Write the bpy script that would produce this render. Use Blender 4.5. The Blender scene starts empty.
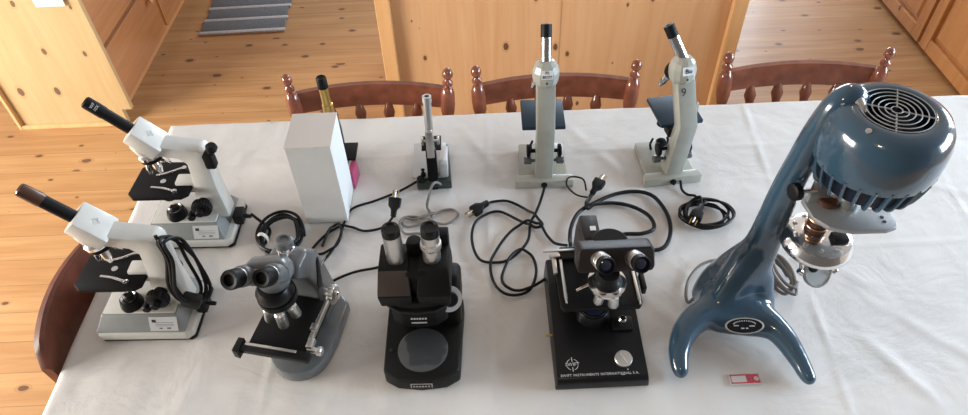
import bpy, bmesh, math, random
from mathutils import Vector, Matrix, Euler, noise
random.seed(7)
PI = math.pi
col = bpy.context.scene.collection
V = Vector
T = 0.75          # table top height

# ------------------------------------------------------------------ materials
def nt(name):
    m = bpy.data.materials.new(name); m.use_nodes = True
    t = m.node_tree; b = t.nodes['Principled BSDF']
    return m, t, b
def mat(name, c, rough=.5, metal=0, coat=0, spec=.5, bump=0, bscale=400, var=0, vscale=30, trans=0, ior=1.45, aniso=0):
    m, t, b = nt(name)
    b.inputs['Base Color'].default_value = (*c, 1)
    b.inputs['Roughness'].default_value = rough
    b.inputs['Metallic'].default_value = metal
    b.inputs['Coat Weight'].default_value = coat
    b.inputs['Coat Roughness'].default_value = .08
    b.inputs['Specular IOR Level'].default_value = spec
    b.inputs['Transmission Weight'].default_value = trans
    b.inputs['IOR'].default_value = ior
    tc = t.nodes.new('ShaderNodeTexCoord')
    if var:
        n = t.nodes.new('ShaderNodeTexNoise'); n.inputs['Scale'].default_value = vscale; n.inputs['Detail'].default_value = 5
        t.links.new(tc.outputs['Object'], n.inputs['Vector'])
        r = t.nodes.new('ShaderNodeValToRGB')
        r.color_ramp.elements[0].position = .3; r.color_ramp.elements[1].position = .7
        r.color_ramp.elements[0].color = (*[max(0, x*(1-var)) for x in c], 1)
        r.color_ramp.elements[1].color = (*[min(1, x*(1+var)) for x in c], 1)
        t.links.new(n.outputs['Fac'], r.inputs['Fac']); t.links.new(r.outputs['Color'], b.inputs['Base Color'])
    if bump:
        n = t.nodes.new('ShaderNodeTexNoise'); n.inputs['Scale'].default_value = bscale; n.inputs['Detail'].default_value = 3
        t.links.new(tc.outputs['Object'], n.inputs['Vector'])
        bp = t.nodes.new('ShaderNodeBump'); bp.inputs['Strength'].default_value = bump; bp.inputs['Distance'].default_value = .001
        t.links.new(n.outputs['Fac'], bp.inputs['Height']); t.links.new(bp.outputs['Normal'], b.inputs['Normal'])
    return m
def mathn(t, op, a, b=None, c=None):
    n = t.nodes.new('ShaderNodeMath'); n.operation = op
    for i, x in enumerate((a, b, c)):
        if x is None: continue
        if isinstance(x, (int, float)): n.inputs[i].default_value = x
        else: t.links.new(x, n.inputs[i])
    return n.outputs[0]
def mixc(t, f, a, b, mode='MIX'):
    n = t.nodes.new('ShaderNodeMix'); n.data_type = 'RGBA'; n.blend_type = mode
    if isinstance(f, (int, float)): n.inputs[0].default_value = f
    else: t.links.new(f, n.inputs[0])
    for i, x in ((6, a), (7, b)):
        if isinstance(x, tuple): n.inputs[i].default_value = (*x, 1)
        else: t.links.new(x, n.inputs[i])
    return n.outputs[2]
def pine(name, c1, c2, grain_axis='X', plank=None, plank_axis='Y', knotc=(.08, .025, .012), rough=.35, knots=1.0, kscale=3.2, seam=.0035, coat=.25):
    """knotty pine, grain along grain_axis, boards of width `plank` counted along plank_axis"""
    m, t, b = nt(name)
    tc = t.nodes.new('ShaderNodeTexCoord'); sp = t.nodes.new('ShaderNodeSeparateXYZ')
    t.links.new(tc.outputs['Object'], sp.inputs[0])
    ax = dict(X=sp.outputs[0], Y=sp.outputs[1], Z=sp.outputs[2])
    if plank:
        q = mathn(t, 'DIVIDE', ax[plank_axis], plank)
        idx = mathn(t, 'FLOOR', q); fr = mathn(t, 'SUBTRACT', q, idx)
    else:
        idx = mathn(t, 'MULTIPLY', ax[plank_axis], 0.0); fr = None
    wn = t.nodes.new('ShaderNodeTexWhiteNoise'); wn.noise_dimensions = '1D'; t.links.new(idx, wn.inputs['W'])
    rnd = wn.outputs['Value']
    # grain coordinates: u along grain, v across, w third, shifted per board
    other = [a for a in 'XYZ' if a not in (grain_axis, plank_axis)][0] if grain_axis != plank_axis else 'Z'
    u = mathn(t, 'ADD', ax[grain_axis], mathn(t, 'MULTIPLY', rnd, 37.0))
    v = ax[plank_axis]; w = ax[other]
    def comb(su, sv, sw):
        c = t.nodes.new('ShaderNodeCombineXYZ')
        t.links.new(mathn(t, 'MULTIPLY', u, su), c.inputs[0]); t.links.new(mathn(t, 'MULTIPLY', v, sv), c.inputs[1]); t.links.new(mathn(t, 'MULTIPLY', w, sw), c.inputs[2])
        return c.outputs[0]
    n1 = t.nodes.new('ShaderNodeTexNoise'); n1.inputs['Scale'].default_value = 1; n1.inputs['Detail'].default_value = 4; n1.inputs['Distortion'].default_value = .6
    t.links.new(comb(1.6, 22, 22), n1.inputs['Vector'])
    n2 = t.nodes.new('ShaderNodeTexNoise'); n2.inputs['Scale'].default_value = 1; n2.inputs['Detail'].default_value = 3
    t.links.new(comb(5, 130, 130), n2.inputs['Vector'])
    g = mathn(t, 'ADD', mathn(t, 'MULTIPLY', n1.outputs['Fac'], .75), mathn(t, 'MULTIPLY', n2.outputs['Fac'], .25))
    r = t.nodes.new('ShaderNodeValToRGB'); r.color_ramp.elements[0].position = .36; r.color_ramp.elements[1].position = .64
    r.color_ramp.elements[0].color = (*c2, 1); r.color_ramp.elements[1].color = (*c1, 1)
    t.links.new(g, r.inputs['Fac'])
    colr = mixc(t, mathn(t, 'MULTIPLY', rnd, .45), r.outputs['Color'], c2)
    # knots
    vo = t.nodes.new('ShaderNodeTexVoronoi'); vo.voronoi_dimensions = '2D'; vo.inputs['Scale'].default_value = 1
    dn = t.nodes.new('ShaderNodeTexNoise'); dn.inputs['Scale'].default_value = 30
    t.links.new(tc.outputs['Object'], dn.inputs['Vector'])
    t.links.new(comb(kscale, kscale*1.7, kscale*1.7), vo.inputs['Vector'])
    d = mathn(t, 'ADD', vo.outputs['Distance'], mathn(t, 'MULTIPLY', mathn(t, 'SUBTRACT', dn.outputs['Fac'], .5), .05))
    sc = t.nodes.new('ShaderNodeSeparateColor'); t.links.new(vo.outputs['Color'], sc.inputs[0])
    size = mathn(t, 'MULTIPLY', mathn(t, 'POWER', mathn(t, 'MAXIMUM', mathn(t, 'SUBTRACT', sc.outputs[0], .25), 0.0), 1.8), .16*knots)
    k = mathn(t, 'GREATER_THAN', size, d)
    halo = mathn(t, 'MULTIPLY', mathn(t, 'GREATER_THAN', mathn(t, 'MULTIPLY', size, 1.7), d), .35)
    colr = mixc(t, halo, colr, tuple(x*.7 for x in c2))
    colr = mixc(t, mathn(t, 'MULTIPLY', k, .85), colr, knotc)
    if fr is not None:
        edge = mathn(t, 'LESS_THAN', mathn(t, 'MINIMUM', fr, mathn(t, 'SUBTRACT', 1.0, fr)), seam/plank)
        colr = mixc(t, mathn(t, 'MULTIPLY', edge, .5), colr, tuple(x*.35 for x in c2))
    t.links.new(colr, b.inputs['Base Color'])
    b.inputs['Roughness'].default_value = rough
    b.inputs['Coat Weight'].default_value = coat; b.inputs['Coat Roughness'].default_value = .2
    bp = t.nodes.new('ShaderNodeBump'); bp.inputs['Strength'].default_value = .12; bp.inputs['Distance'].default_value = .002
    t.links.new(g, bp.inputs['Height']); t.links.new(bp.outputs['Normal'], b.inputs['Normal'])
    return m
def cloth_mat():
    m, t, b = nt('cotton_cloth')
    tc = t.nodes.new('ShaderNodeTexCoord')
    n = t.nodes.new('ShaderNodeTexNoise'); n.inputs['Scale'].default_value = 7; n.inputs['Detail'].default_value = 7; n.inputs['Distortion'].default_value = .8
    t.links.new(tc.outputs['Object'], n.inputs['Vector'])
    w1 = t.nodes.new('ShaderNodeTexWave'); w1.inputs['Scale'].default_value = 420; w1.inputs['Distortion'].default_value = 1
    w2 = t.nodes.new('ShaderNodeTexWave'); w2.bands_direction = 'Y'; w2.inputs['Scale'].default_value = 420; w2.inputs['Distortion'].default_value = 1
    for w in (w1, w2): t.links.new(tc.outputs['Object'], w.inputs['Vector'])
    h = mathn(t, 'ADD', mathn(t, 'MULTIPLY', n.outputs['Fac'], 5.0), mathn(t, 'MULTIPLY', mathn(t, 'ADD', w1.outputs['Fac'], w2.outputs['Fac']), .05))
    bp = t.nodes.new('ShaderNodeBump'); bp.inputs['Strength'].default_value = .55; bp.inputs['Distance'].default_value = .0022
    t.links.new(h, bp.inputs['Height']); t.links.new(bp.outputs['Normal'], b.inputs['Normal'])
    c = mixc(t, n.outputs['Fac'], (.60, .575, .56), (.69, .67, .66))
    t.links.new(c, b.inputs['Base Color'])
    b.inputs['Roughness'].default_value = .85; b.inputs['Sheen Weight'].default_value = .15
    return m

M = {}
M['floor'] = pine('pine_floor', (.48, .275, .12), (.35, .17, .062), 'X', .118, 'Y', rough=.5, knots=1.25, kscale=5.2, seam=.0014, coat=.15)
M['cab_end'] = pine('pine_end_panel', (.50, .36, .19), (.43, .29, .135), 'Z', None, 'X', rough=.5, knots=1.0, kscale=4.6)
M['cab'] = pine('pine_frame', (.56, .27, .10), (.45, .19, .06), 'Z', None, 'Y', rough=.35, knots=.4, kscale=2.4)
M['cab_front'] = pine('pine_drawer_front', (.44, .20, .07), (.34, .13, .038), 'Y', None, 'Z', rough=.35, knots=.5, kscale=2.4)
M['cab_h'] = pine('pine_rail', (.56, .27, .10), (.46, .20, .065), 'Y', None, 'X', rough=.35, knots=.3, kscale=2.4)
M['island'] = pine('pine_island_panel', (.66, .40, .215), (.58, .32, .155), 'Z', .66, 'X', rough=.4, knots=.75, kscale=4.2, seam=.0025)
M['trim'] = pine('pine_trim', (.72, .43, .20), (.60, .33, .14), 'Z', None, 'X', rough=.35, knots=0)
M['mahog'] = mat('mahogany', (.20, .062, .034), .20, coat=.5, var=.3, vscale=25)
M['mahog2'] = mat('mahogany_dark', (.14, .04, .022), .45, coat=.05, var=.3, vscale=25)
M['cloth'] = cloth_mat()
M['white'] = mat('white_enamel', (.56, .555, .53), .32, coat=.2, var=.03, vscale=60)
M['whiteg'] = mat('pale_grey_enamel', (.22, .23, .23), .4, var=.05, vscale=50)
M['cream'] = mat('cream_grey_enamel', (.35, .35, .31), .3, coat=.25, var=.05, vscale=40)
M['grey'] = mat('slate_grey_enamel', (.12, .13, .138), .3, coat=.3, bump=.15, var=.08)
M['grey_d'] = mat('dark_grey_enamel', (.10, .105, .11), .35, coat=.2)
M['black'] = mat('black_enamel', (.005, .005, .006), .34, spec=.35, bump=.1)
M['blackm'] = mat('black_matt', (.005, .005, .006), .5, spec=.2)
M['crinkle'] = mat('black_crinkle', (.005, .005, .005), .45, spec=.22, bump=.5, bscale=900)
M['brownblk'] = mat('brown_black_enamel', (.016, .012, .012), .42, spec=.3, bump=.4, bscale=900)
M['worn'] = mat('worn_brown_enamel', (.05, .036, .031), .4, bump=.3, bscale=900)
M['grille'] = mat('grille_wire', (.34, .35, .35), .5, .3)
M['milk'] = mat('grey_lens_glass', (.55, .58, .60), .12, coat=.4, trans=.45)
M['rubber'] = mat('black_rubber', (.006, .006, .007), .45, spec=.25)
M['navy'] = mat('navy_plate', (.02, .038, .06), .5, spec=.25)
M['chrome'] = mat('chrome', (.80, .80, .80), .14, 1)
M['steel'] = mat('brushed_steel', (.58, .57, .55), .32, 1, var=.1, vscale=80)
M['silver'] = mat('satin_silver', (.66, .65, .63), .38, 1)
M['brass'] = mat('brass', (.62, .42, .14), .28, 1)
M['copper'] = mat('copper', (.72, .42, .26), .3, 1)
M['cast'] = mat('cast_aluminium', (.30, .31, .32), .45, .5, bump=.3)
M['blue'] = mat('blue_grey_gloss', (.030, .064, .100), .16, coat=.6, var=.06, vscale=12)
M['bluedk'] = mat('dark_navy_inside', (.004, .007, .02), .5, spec=.3)
M['glass'] = mat('glass_lens', (.9, .94, .96), .02, trans=1.0, ior=1.5)
M['lensdk'] = mat('lens_dark', (.015, .02, .05), .04, coat=1)
M['frost'] = mat('frosted_glass', (.06, .065, .07), .10, coat=.5)
M['card'] = mat('white_card', (.62, .62, .62), .7, var=.02)
M['card_lit'] = mat('white_card_warm_lit', (.64, .60, .57), .7)  # same white card for the box lid, warm light painted in as a pinkish tint
M['paper'] = mat('white_paper', (.78, .80, .84), .7)
M['label'] = mat('silver_label', (.52, .53, .55), .4, .2)
M['ink'] = mat('black_ink', (.02, .02, .02), .6)
M['wink'] = mat('white_ink', (.55, .55, .55), .5)
M['greyrub'] = mat('grey_cord', (.18, .165, .155), .5)
M['green'] = mat('dark_green_black', (.02, .032, .024), .3, coat=.2)
M['pink'] = mat('pink_plastic', (.40, .06, .15), .4)
M['red'] = mat('red_print', (.55, .06, .09), .4)
M['clear'] = mat('pale_plastic', (.55, .55, .53), .25)
M['brown'] = mat('brown_bakelite', (.06, .025, .015), .3, coat=.3)
M['rugw'] = mat('rug_pale', (.42, .42, .44), .95, bump=.8, bscale=300, var=.15, vscale=90)
M['rugd'] = mat('rug_dark', (.13, .14, .155), .95, bump=.8, bscale=300, var=.2, vscale=90)
M['wall'] = mat('white_plaster', (.62, .60, .56), .9, bump=.2, bscale=60)
M['tie'] = mat('white_tie', (.7, .66, .6), .5)

# ------------------------------------------------------------------ mesh helpers
def fin(name, bm, m, parent=None, smooth=True, ang=32, loc=None, rot=None):
    bmesh.ops.recalc_face_normals(bm, faces=bm.faces[:])
    me = bpy.data.meshes.new(name); bm.to_mesh(me); bm.free()
    if smooth:
        me.shade_smooth(); me.set_sharp_from_angle(angle=math.radians(ang))
    o = bpy.data.objects.new(name, me); col.objects.link(o)
    me.materials.append(M[m] if isinstance(m, str) else m)
    if parent: o.parent = parent
    if loc: o.location = loc
    if rot: o.rotation_euler = rot
    return o
def thing(name, label, cat, loc, rz=0, group=None):
    o = bpy.data.objects.new(name, None); col.objects.link(o)
    o.location = loc; o.rotation_euler = (0, 0, rz); o.empty_display_size = .05
    o['label'] = label; o['category'] = cat
    if group: o['group'] = group
    return o
def tag(o, label, cat, group=None):
    o['label'] = label; o['category'] = cat
    if group: o['group'] = group
    return o
def struct(name, bm, m, parent=None, **k):
    o = fin(name, bm, m, parent, **k)
    if not parent: o['kind'] = 'structure'
    return o
def B(): return bmesh.new()
def frame(d):
    d = V(d).normalized(); a = V((0, 0, 1)) if abs(d.z) < .9 else V((1, 0, 0))
    x = a.cross(d).normalized(); y = d.cross(x)
    return x, y, d
def merge(bm, src, mx=None):
    me = bpy.data.meshes.new('tmp'); src.to_mesh(me); src.free()
    if mx is not None: me.transform(mx)
    bm.from_mesh(me); bpy.data.meshes.remove(me)
    return bm
def box(bm, c, s, bev=0, mx=None, seg=2):
    t = bmesh.new(); bmesh.ops.create_cube(t, size=1)
    for v in t.verts: v.co = V((v.co.x*s[0], v.co.y*s[1], v.co.z*s[2]))
    if bev: bmesh.ops.bevel(t, geom=t.edges[:], offset=bev, segments=seg, profile=.5, affect='EDGES')
    m = Matrix.Translation(c)
    if mx is not None: m = m @ mx
    return merge(bm, t, m)
def prism(bm, poly, axis, a, b, bev=0, mx=None, seg=2):
    """poly 2-D; axis x:(y,z) y:(x,z) z:(x,y)"""
    t = bmesh.new()
    def P(p, h): return {'x': (h, p[0], p[1]), 'y': (p[0], h, p[1]), 'z': (p[0], p[1], h)}[axis]
    lo = [t.verts.new(P(p, a)) for p in poly]; hi = [t.verts.new(P(p, b)) for p in poly]
    t.faces.new(lo); t.faces.new(hi[::-1]); n = len(poly)
    for i in range(n): t.faces.new((lo[i], hi[i], hi[(i+1) % n], lo[(i+1) % n]))
    bmesh.ops.recalc_face_normals(t, faces=t.faces[:])
    if bev: bmesh.ops.bevel(t, geom=t.edges[:], offset=bev, segments=seg, profile=.5, affect='EDGES')
    return merge(bm, t, mx)
def frust(bm, z0, r0, z1, r1, bev=0, mx=None):
    """r = (x0,y0,x1,y1) rectangles at two heights"""
    t = bmesh.new()
    def ring(r, z): return [t.verts.new(p) for p in ((r[0], r[1], z), (r[2], r[1], z), (r[2], r[3], z), (r[0], r[3], z))]
    a = ring(r0, z0); b = ring(r1, z1)
    t.faces.new(a[::-1]); t.faces.new(b)
    for i in range(4): t.faces.new((a[i], a[(i+1) % 4], b[(i+1) % 4], b[i]))
    if bev: bmesh.ops.bevel(t, geom=t.edges[:], offset=bev, segments=2, profile=.5, affect='EDGES')
    return merge(bm, t, mx)
def lathe(bm, prof, o=(0, 0, 0), d=(0, 0, 1), seg=28, star=0, nstar=0, closed=False):
    """prof: list of (radius, height) along axis d from o"""
    x, y, z = frame(d); o = V(o); rings = []
    for r, h in prof:
        if r <= 1e-6: rings.append([bm.verts.new(o + z*h)])
        else:
            rr = []
            for i in range(seg):
                a = 2*PI*i/seg; q = r*(1 - (star if (nstar and i % 2) else 0))
                rr.append(bm.verts.new(o + z*h + x*(q*math.cos(a)) + y*(q*math.sin(a))))
            rings.append(rr)
    pairs = list(zip(rings, rings[1:]))
    if closed: pairs.append((rings[-1], rings[0]))
    for a, b in pairs:
        if len(a) == 1 and len(b) == 1: continue
        for i in range(seg):
            j = (i+1) % seg
            if len(a) == 1: bm.faces.new((a[0], b[i], b[j]))
            elif len(b) == 1: bm.faces.new((a[i], a[j], b[0]))
            else: bm.faces.new((a[i], a[j], b[j], b[i]))
    if not closed:
        if len(rings[0]) > 1: bm.faces.new(rings[0][::-1])
        if len(rings[-1]) > 1: bm.faces.new(rings[-1])
    return bm
def cyl(bm, p0, p1, r0, r1=None, seg=24, bev=0):
    p0 = V(p0); p1 = V(p1); L = (p1-p0).length; r1 = r0 if r1 is None else r1
    if bev: pr = [(r0-bev, 0), (r0, bev), (r1, L-bev), (r1-bev, L)]
    else: pr = [(r0, 0), (r1, L)]
    return lathe(bm, pr, p0, p1-p0, seg)
def knob(bm, c, d, r, L, n=36):
    """ridged knob centred on c"""
    d = V(d).normalized(); o = V(c) - d*L/2
    lathe(bm, [(r*.8, 0), (r*.98, L*.12), (r, L*.2), (r, L*.8), (r*.97, L*.9), (r*.8, L), (r*.35, L)], o, d, n, .05, 1)
    return bm
def cr(pts, k=6, closed=False):
    pts = [V(p) for p in pts]; n = len(pts); out = []
    rng = range(n if closed else n-1)
    for i in rng:
        if closed: p = [pts[(i+j-1) % n] for j in range(4)]
        else: p = [pts[max(0, i-1)], pts[i], pts[i+1], pts[min(n-1, i+2)]]
        for s in range(k):
            t = s/k
            out.append(.5*((2*p[1]) + (p[2]-p[0])*t + (2*p[0]-5*p[1]+4*p[2]-p[3])*t*t + (3*p[1]-p[0]-3*p[2]+p[3])*t**3))
    if not closed: out.append(pts[-1])
    return out
def tube(bm, pts, r, seg=8, k=6, closed=False, radii=None, flat=1.0):
    P = cr(pts, k, closed) if k > 1 else [V(p) for p in pts]
    n = len(P)
    if radii:
        m = len(radii)-1; R = []
        for i in range(n):
            q = i/(n-1)*m; j = min(int(q), m-1); R.append(radii[j]*(1-(q-j)) + radii[j+1]*(q-j))
    else: R = [r]*n
    rings = []; prev = None
    for i, p in enumerate(P):
        if closed: tg = (P[(i+1) % n]-P[i-1]).normalized()
        else: tg = (P[min(n-1, i+1)]-P[max(0, i-1)]).normalized()
        if prev is None: x, y, _ = frame(tg)
        else:
            x = prev - tg*prev.dot(tg)
            x = x.normalized() if x.length > 1e-6 else frame(tg)[0]
            y = tg.cross(x)
        prev = x
        rings.append([bm.verts.new(p + x*(R[i]*math.cos(2*PI*j/seg)) + y*(R[i]*flat*math.sin(2*PI*j/seg))) for j in range(seg)])
    for i in range(n if closed else n-1):
        a = rings[i]; b = rings[(i+1) % n]
        for j in range(seg): bm.faces.new((a[j], a[(j+1) % seg], b[(j+1) % seg], b[j]))
    if not closed: bm.faces.new(rings[0][::-1]); bm.faces.new(rings[-1])
    return bm
def text(name, s, size, m, parent, mx, ext=.0003, align='CENTER', space=1.0):
    cu = bpy.data.curves.new(name, 'FONT'); cu.body = s; cu.size = size; cu.extrude = ext
    cu.align_x = align; cu.align_y = 'CENTER'; cu.resolution_u = 2; cu.space_character = space
    o = bpy.data.objects.new(name, cu); col.objects.link(o)
    bpy.context.view_layer.update()
    me = bpy.data.meshes.new_from_object(o.evaluated_get(bpy.context.evaluated_depsgraph_get()))
    bpy.data.objects.remove(o); bpy.data.curves.remove(cu)
    me.transform(mx); me.name = name; me.materials.clear(); me.materials.append(M[m])
    o = bpy.data.objects.new(name, me); col.objects.link(o); o.parent = parent
    return o
def basis(x, y, z, o):
    m = Matrix((V(x), V(y), V(z))).transposed().to_4x4(); m.translation = V(o); return m
def remesh_union(name, bm, m, parent, vox=.004, smooth=8):
    me = bpy.data.meshes.new('tmp'); bm.to_mesh(me); bm.free()
    o = bpy.data.objects.new('tmp', me); col.objects.link(o)
    r = o.modifiers.new('r', 'REMESH'); r.mode = 'VOXEL'; r.voxel_size = vox
    s = o.modifiers.new('s', 'SMOOTH'); s.factor = .6; s.iterations = smooth
    bpy.context.view_layer.update()
    m2 = bpy.data.meshes.new_from_object(o.evaluated_get(bpy.context.evaluated_depsgraph_get()))
    bpy.data.objects.remove(o); bpy.data.meshes.remove(me)
    m2.name = name; m2.materials.clear(); m2.materials.append(M[m]); m2.shade_smooth()
    ob = bpy.data.objects.new(name, m2); col.objects.link(ob)
    if parent: ob.parent = parent
    return ob
def blob_path(bm, pts, seg=20):
    """pts (x,y,z,r): overlapping spheres and cones, to be unioned by remesh"""
    P = cr([V(p[:3]) for p in pts], 8); n = len(pts)-1; N = len(P)
    for i, p in enumerate(P):
        q = i/(N-1)*n; j = min(int(q), n-1); f = q-j; r = pts[j][3]*(1-f)+pts[j+1][3]*f
        t = bmesh.new(); bmesh.ops.create_uvsphere(t, u_segments=seg, v_segments=12, radius=r)
        merge(bm, t, Matrix.Translation(p))
    return bm

# ------------------------------------------------------------------ the room
bm = B(); box(bm, (0, 2.0, -.02), (7.6, 7.2, .04)); struct('floor', bm, 'floor', smooth=False)
bm = B(); box(bm, (0, 5.65, .45), (7.6, .1, .9)); box(bm, (0, 5.65, 2.3), (7.6, .1, .4)); box(bm, (-1.8, 5.65, 1.5), (4.0, .1, 1.2)); box(bm, (3.2, 5.65, 1.5), (1.2, .1, 1.2)); struct('wall_back', bm, 'wall', smooth=False)
bm = B()
for xx in (.225, 1.4, 2.575): box(bm, (xx, 5.65, 1.5), (.05, .06, 1.2), .004)
for zz in (.925, 1.5, 2.075): box(bm, (1.4, 5.65, zz), (2.4, .058, .05), .004)
struct('window_4', bm, 'trim', smooth=False)
# right wall with two window openings
def wall_win(name, x, ys, y0=-1.6, y1=5.6, z0=.9, z1=2.1, H=2.5):
    b = B(); th = .12
    box(b, (x, (y0+y1)/2, z0/2), (th, y1-y0, z0)); box(b, (x, (y0+y1)/2, (z1+H)/2), (th, y1-y0, H-z1))
    cur = y0
    for a, c in ys:
        box(b, (x, (cur+a)/2, (z0+z1)/2), (th, a-cur, z1-z0)); cur = c
    box(b, (x, (cur+y1)/2, (z0+z1)/2), (th, y1-cur, z1-z0))
    struct(name, b, 'wall', smooth=False)
wall_win('wall_right', 3.86, [(-.2, 1.4), (2.2, 3.2)])
wall_win('wall_left', -3.86, [(-.4, 1.6)])
wn = 0
for x, ys in ((3.86, [(-.2, 1.4), (2.2, 3.2)]), (-3.86, [(-.4, 1.6)])):
    for a, c in ys:
        wn += 1
        b = B()
        for yy in (a+.025, (a+c)/2, c-.025): box(b, (x, yy, 1.5), (.06, .05, 1.2), .004)
        for zz in (.925, 1.5, 2.075): box(b, (x, (a+c)/2, zz), (.058, c-a, .05), .004)
        struct('window_%d' % wn, b, 'trim', smooth=False)

# ------------------------------------------------------------------ island (behind the chairs)
isl = thing('kitchen_island', 'knotty pine kitchen island standing behind the three far chairs', 'kitchen island', (.325, 2.35, 0))
bm = B(); box(bm, (0, .32, .45), (1.37, .62, .9), .004); fin('body', bm, 'island', isl, smooth=False)
bm = B(); box(bm, (-.675, -.008, .45), (.055, .03, .9), .003); fin('corner_trim', bm, 'trim', isl, smooth=False)
bm = B(); box(bm, (.675, -.008, .45), (.055, .03, .9), .003); fin('corner_trim', bm, 'trim', isl, smooth=False)
bm = B(); box(bm, (0, .31, .92), (1.44, .70, .035), .006); fin('worktop', bm, 'trim', isl, smooth=False)

# ------------------------------------------------------------------ left cabinet
lc = thing('base_cabinet', 'pine base cabinet at the left with a pale end panel and flat drawers', 'cabinet', (-1.78, 2.43, 0))
bm = B(); prism(bm, [(-.25, 0), (.225, 0), (.225, .075), (.268, .075), (.268, .91), (-.25, .91)], 'y', -.001, .021, .002); fin('end_panel', bm, 'cab_end', lc, smooth=False)
bm = B(); box(bm, (-.243, -.010, .455), (.014, .02, .91), .002); box(bm, (-.02, -.010, .008), (.46, .016, .016), .002); fin('panel_trim', bm, 'trim', lc, smooth=False)
bm = B(); box(bm, (-.012, .93, .5), (.446, 1.8, .82), 0); fin('carcass', bm, 'cab_h', lc, smooth=False)
bm = B(); box(bm, (.165, .93, .05), (.03, 1.8, .10), 0); fin('toe_kick', bm, 'cab_h', lc, smooth=False)
def door(parent, y0, y1, z0, z1, x, s=1):
    w = .062
    b = B()
    box(b, (x, y0+w/2, (z0+z1)/2), (.02, w, z1-z0), .003); box(b, (x, y1-w/2, (z0+z1)/2), (.02, w, z1-z0), .003)
    box(b, (x, (y0+y1)/2, z0+w/2), (.019, y1-y0-2*w, w), .003); box(b, (x, (y0+y1)/2, z1-w/2), (.019, y1-y0-2*w, w), .003)
    d = fin('door', b, 'cab', parent, smooth=False)
    b = B(); yc = (y0+y1)/2; zc = (z0+z1)/2
    t = B(); frust(t, 0, (-(y1-y0)/2+w, -(z1-z0)/2+w, (y1-y0)/2-w, (z1-z0)/2-w), .012, (-(y1-y0)/2+w+.03, -(z1-z0)/2+w+.03, (y1-y0)/2-w-.03, (z1-z0)/2-w-.03))
    merge(b, t, basis((0, 1, 0), (0, 0, 1), (s, 0, 0), (x-.008*s, yc, zc)) if s > 0 else basis((0, -1, 0), (0, 0, 1), (-1, 0, 0), (x+.008, yc, zc)))
    fin('door_panel', b, 'cab', d, smooth=False)
    b = B(); lathe(b, [(.006, 0), (.006, .012), (.014, .018), (.014, .024), (0, .03)], (x+.01*s, y1-.03 if s > 0 else y0+.03, z1-.08), (s, 0, 0), 14)
    fin('knob', b, 'trim', d)
for y0 in (.065, .675, 1.285):
    for z0 in (.080, .350, .620):
        b = B(); box(b, (.222, y0+.29, z0+.125), (.022, .58, .25), .003); dr = fin('drawer', b, 'cab_front', lc, smooth=False)
        b = B(); box(b, (.222, y0-.0015, z0+.125), (.020, .005, .248), .001); fin('edge_band', b, 'trim', dr, smooth=False)
        b = B(); lathe(b, [(.006, 0), (.006, .012), (.014, .018), (.014, .024), (0, .03)], (.232, y0+.50, z0+.20), (1, 0, 0), 14); fin('knob', b, 'trim', dr)
bm = B(); box(bm, (0, .92, .925), (.54, 1.86, .03), .005); fin('worktop', bm, 'trim', lc, smooth=False)
bm = B(); box(bm, (-1.618, 2.4165, .672), (.112, .001, .18)); tag(fin('paper_sheet', bm, 'paper', smooth=False), 'sheet of white paper fixed to the pale cabinet end panel', 'paper')

# ------------------------------------------------------------------ right cabinet
rc = thing('base_cabinet', 'orange pine cabinet with framed doors at the upper right behind the blue motor', 'cabinet', (2.08, 2.0, 0))
bm = B(); box(bm, (.26, .75, .5), (.48, 2.9, .82), 0); fin('carcass', bm, 'cab_h', rc, smooth=False)
bm = B(); box(bm, (.05, .75, .05), (.03, 2.9, .10), 0); fin('toe_kick', bm, 'cab_h', rc, smooth=False)
for y0 in (-.66, -.18, .30, .78, 1.26): door(rc, y0, y0+.46, .03, .88, .01, -1)
bm = B(); box(bm, (.25, .75, .925), (.56, 2.94, .03), .005); fin('worktop', bm, 'trim', rc, smooth=False)

# ------------------------------------------------------------------ rug
rug = thing('striped_rug', 'grey and white striped woven rug on the pine floor beside the cabinet', 'rug', (-1.12, 3.62, 0), math.radians(2))
bm = B(); 
for i in range(8): box(bm, (0, -.46+i*.12, .005), (.43-.01*(i % 2), .100, .010), .004)
fin('dark_band', bm, 'rugd', rug)
bm = B()
for i in range(9): box(bm, (0, -.52+i*.12, .006), (.44, .028, .013), .005)
fin('pale_band', bm, 'rugw', rug)
rug.location = (-1.225, 3.66, 0)

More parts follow.
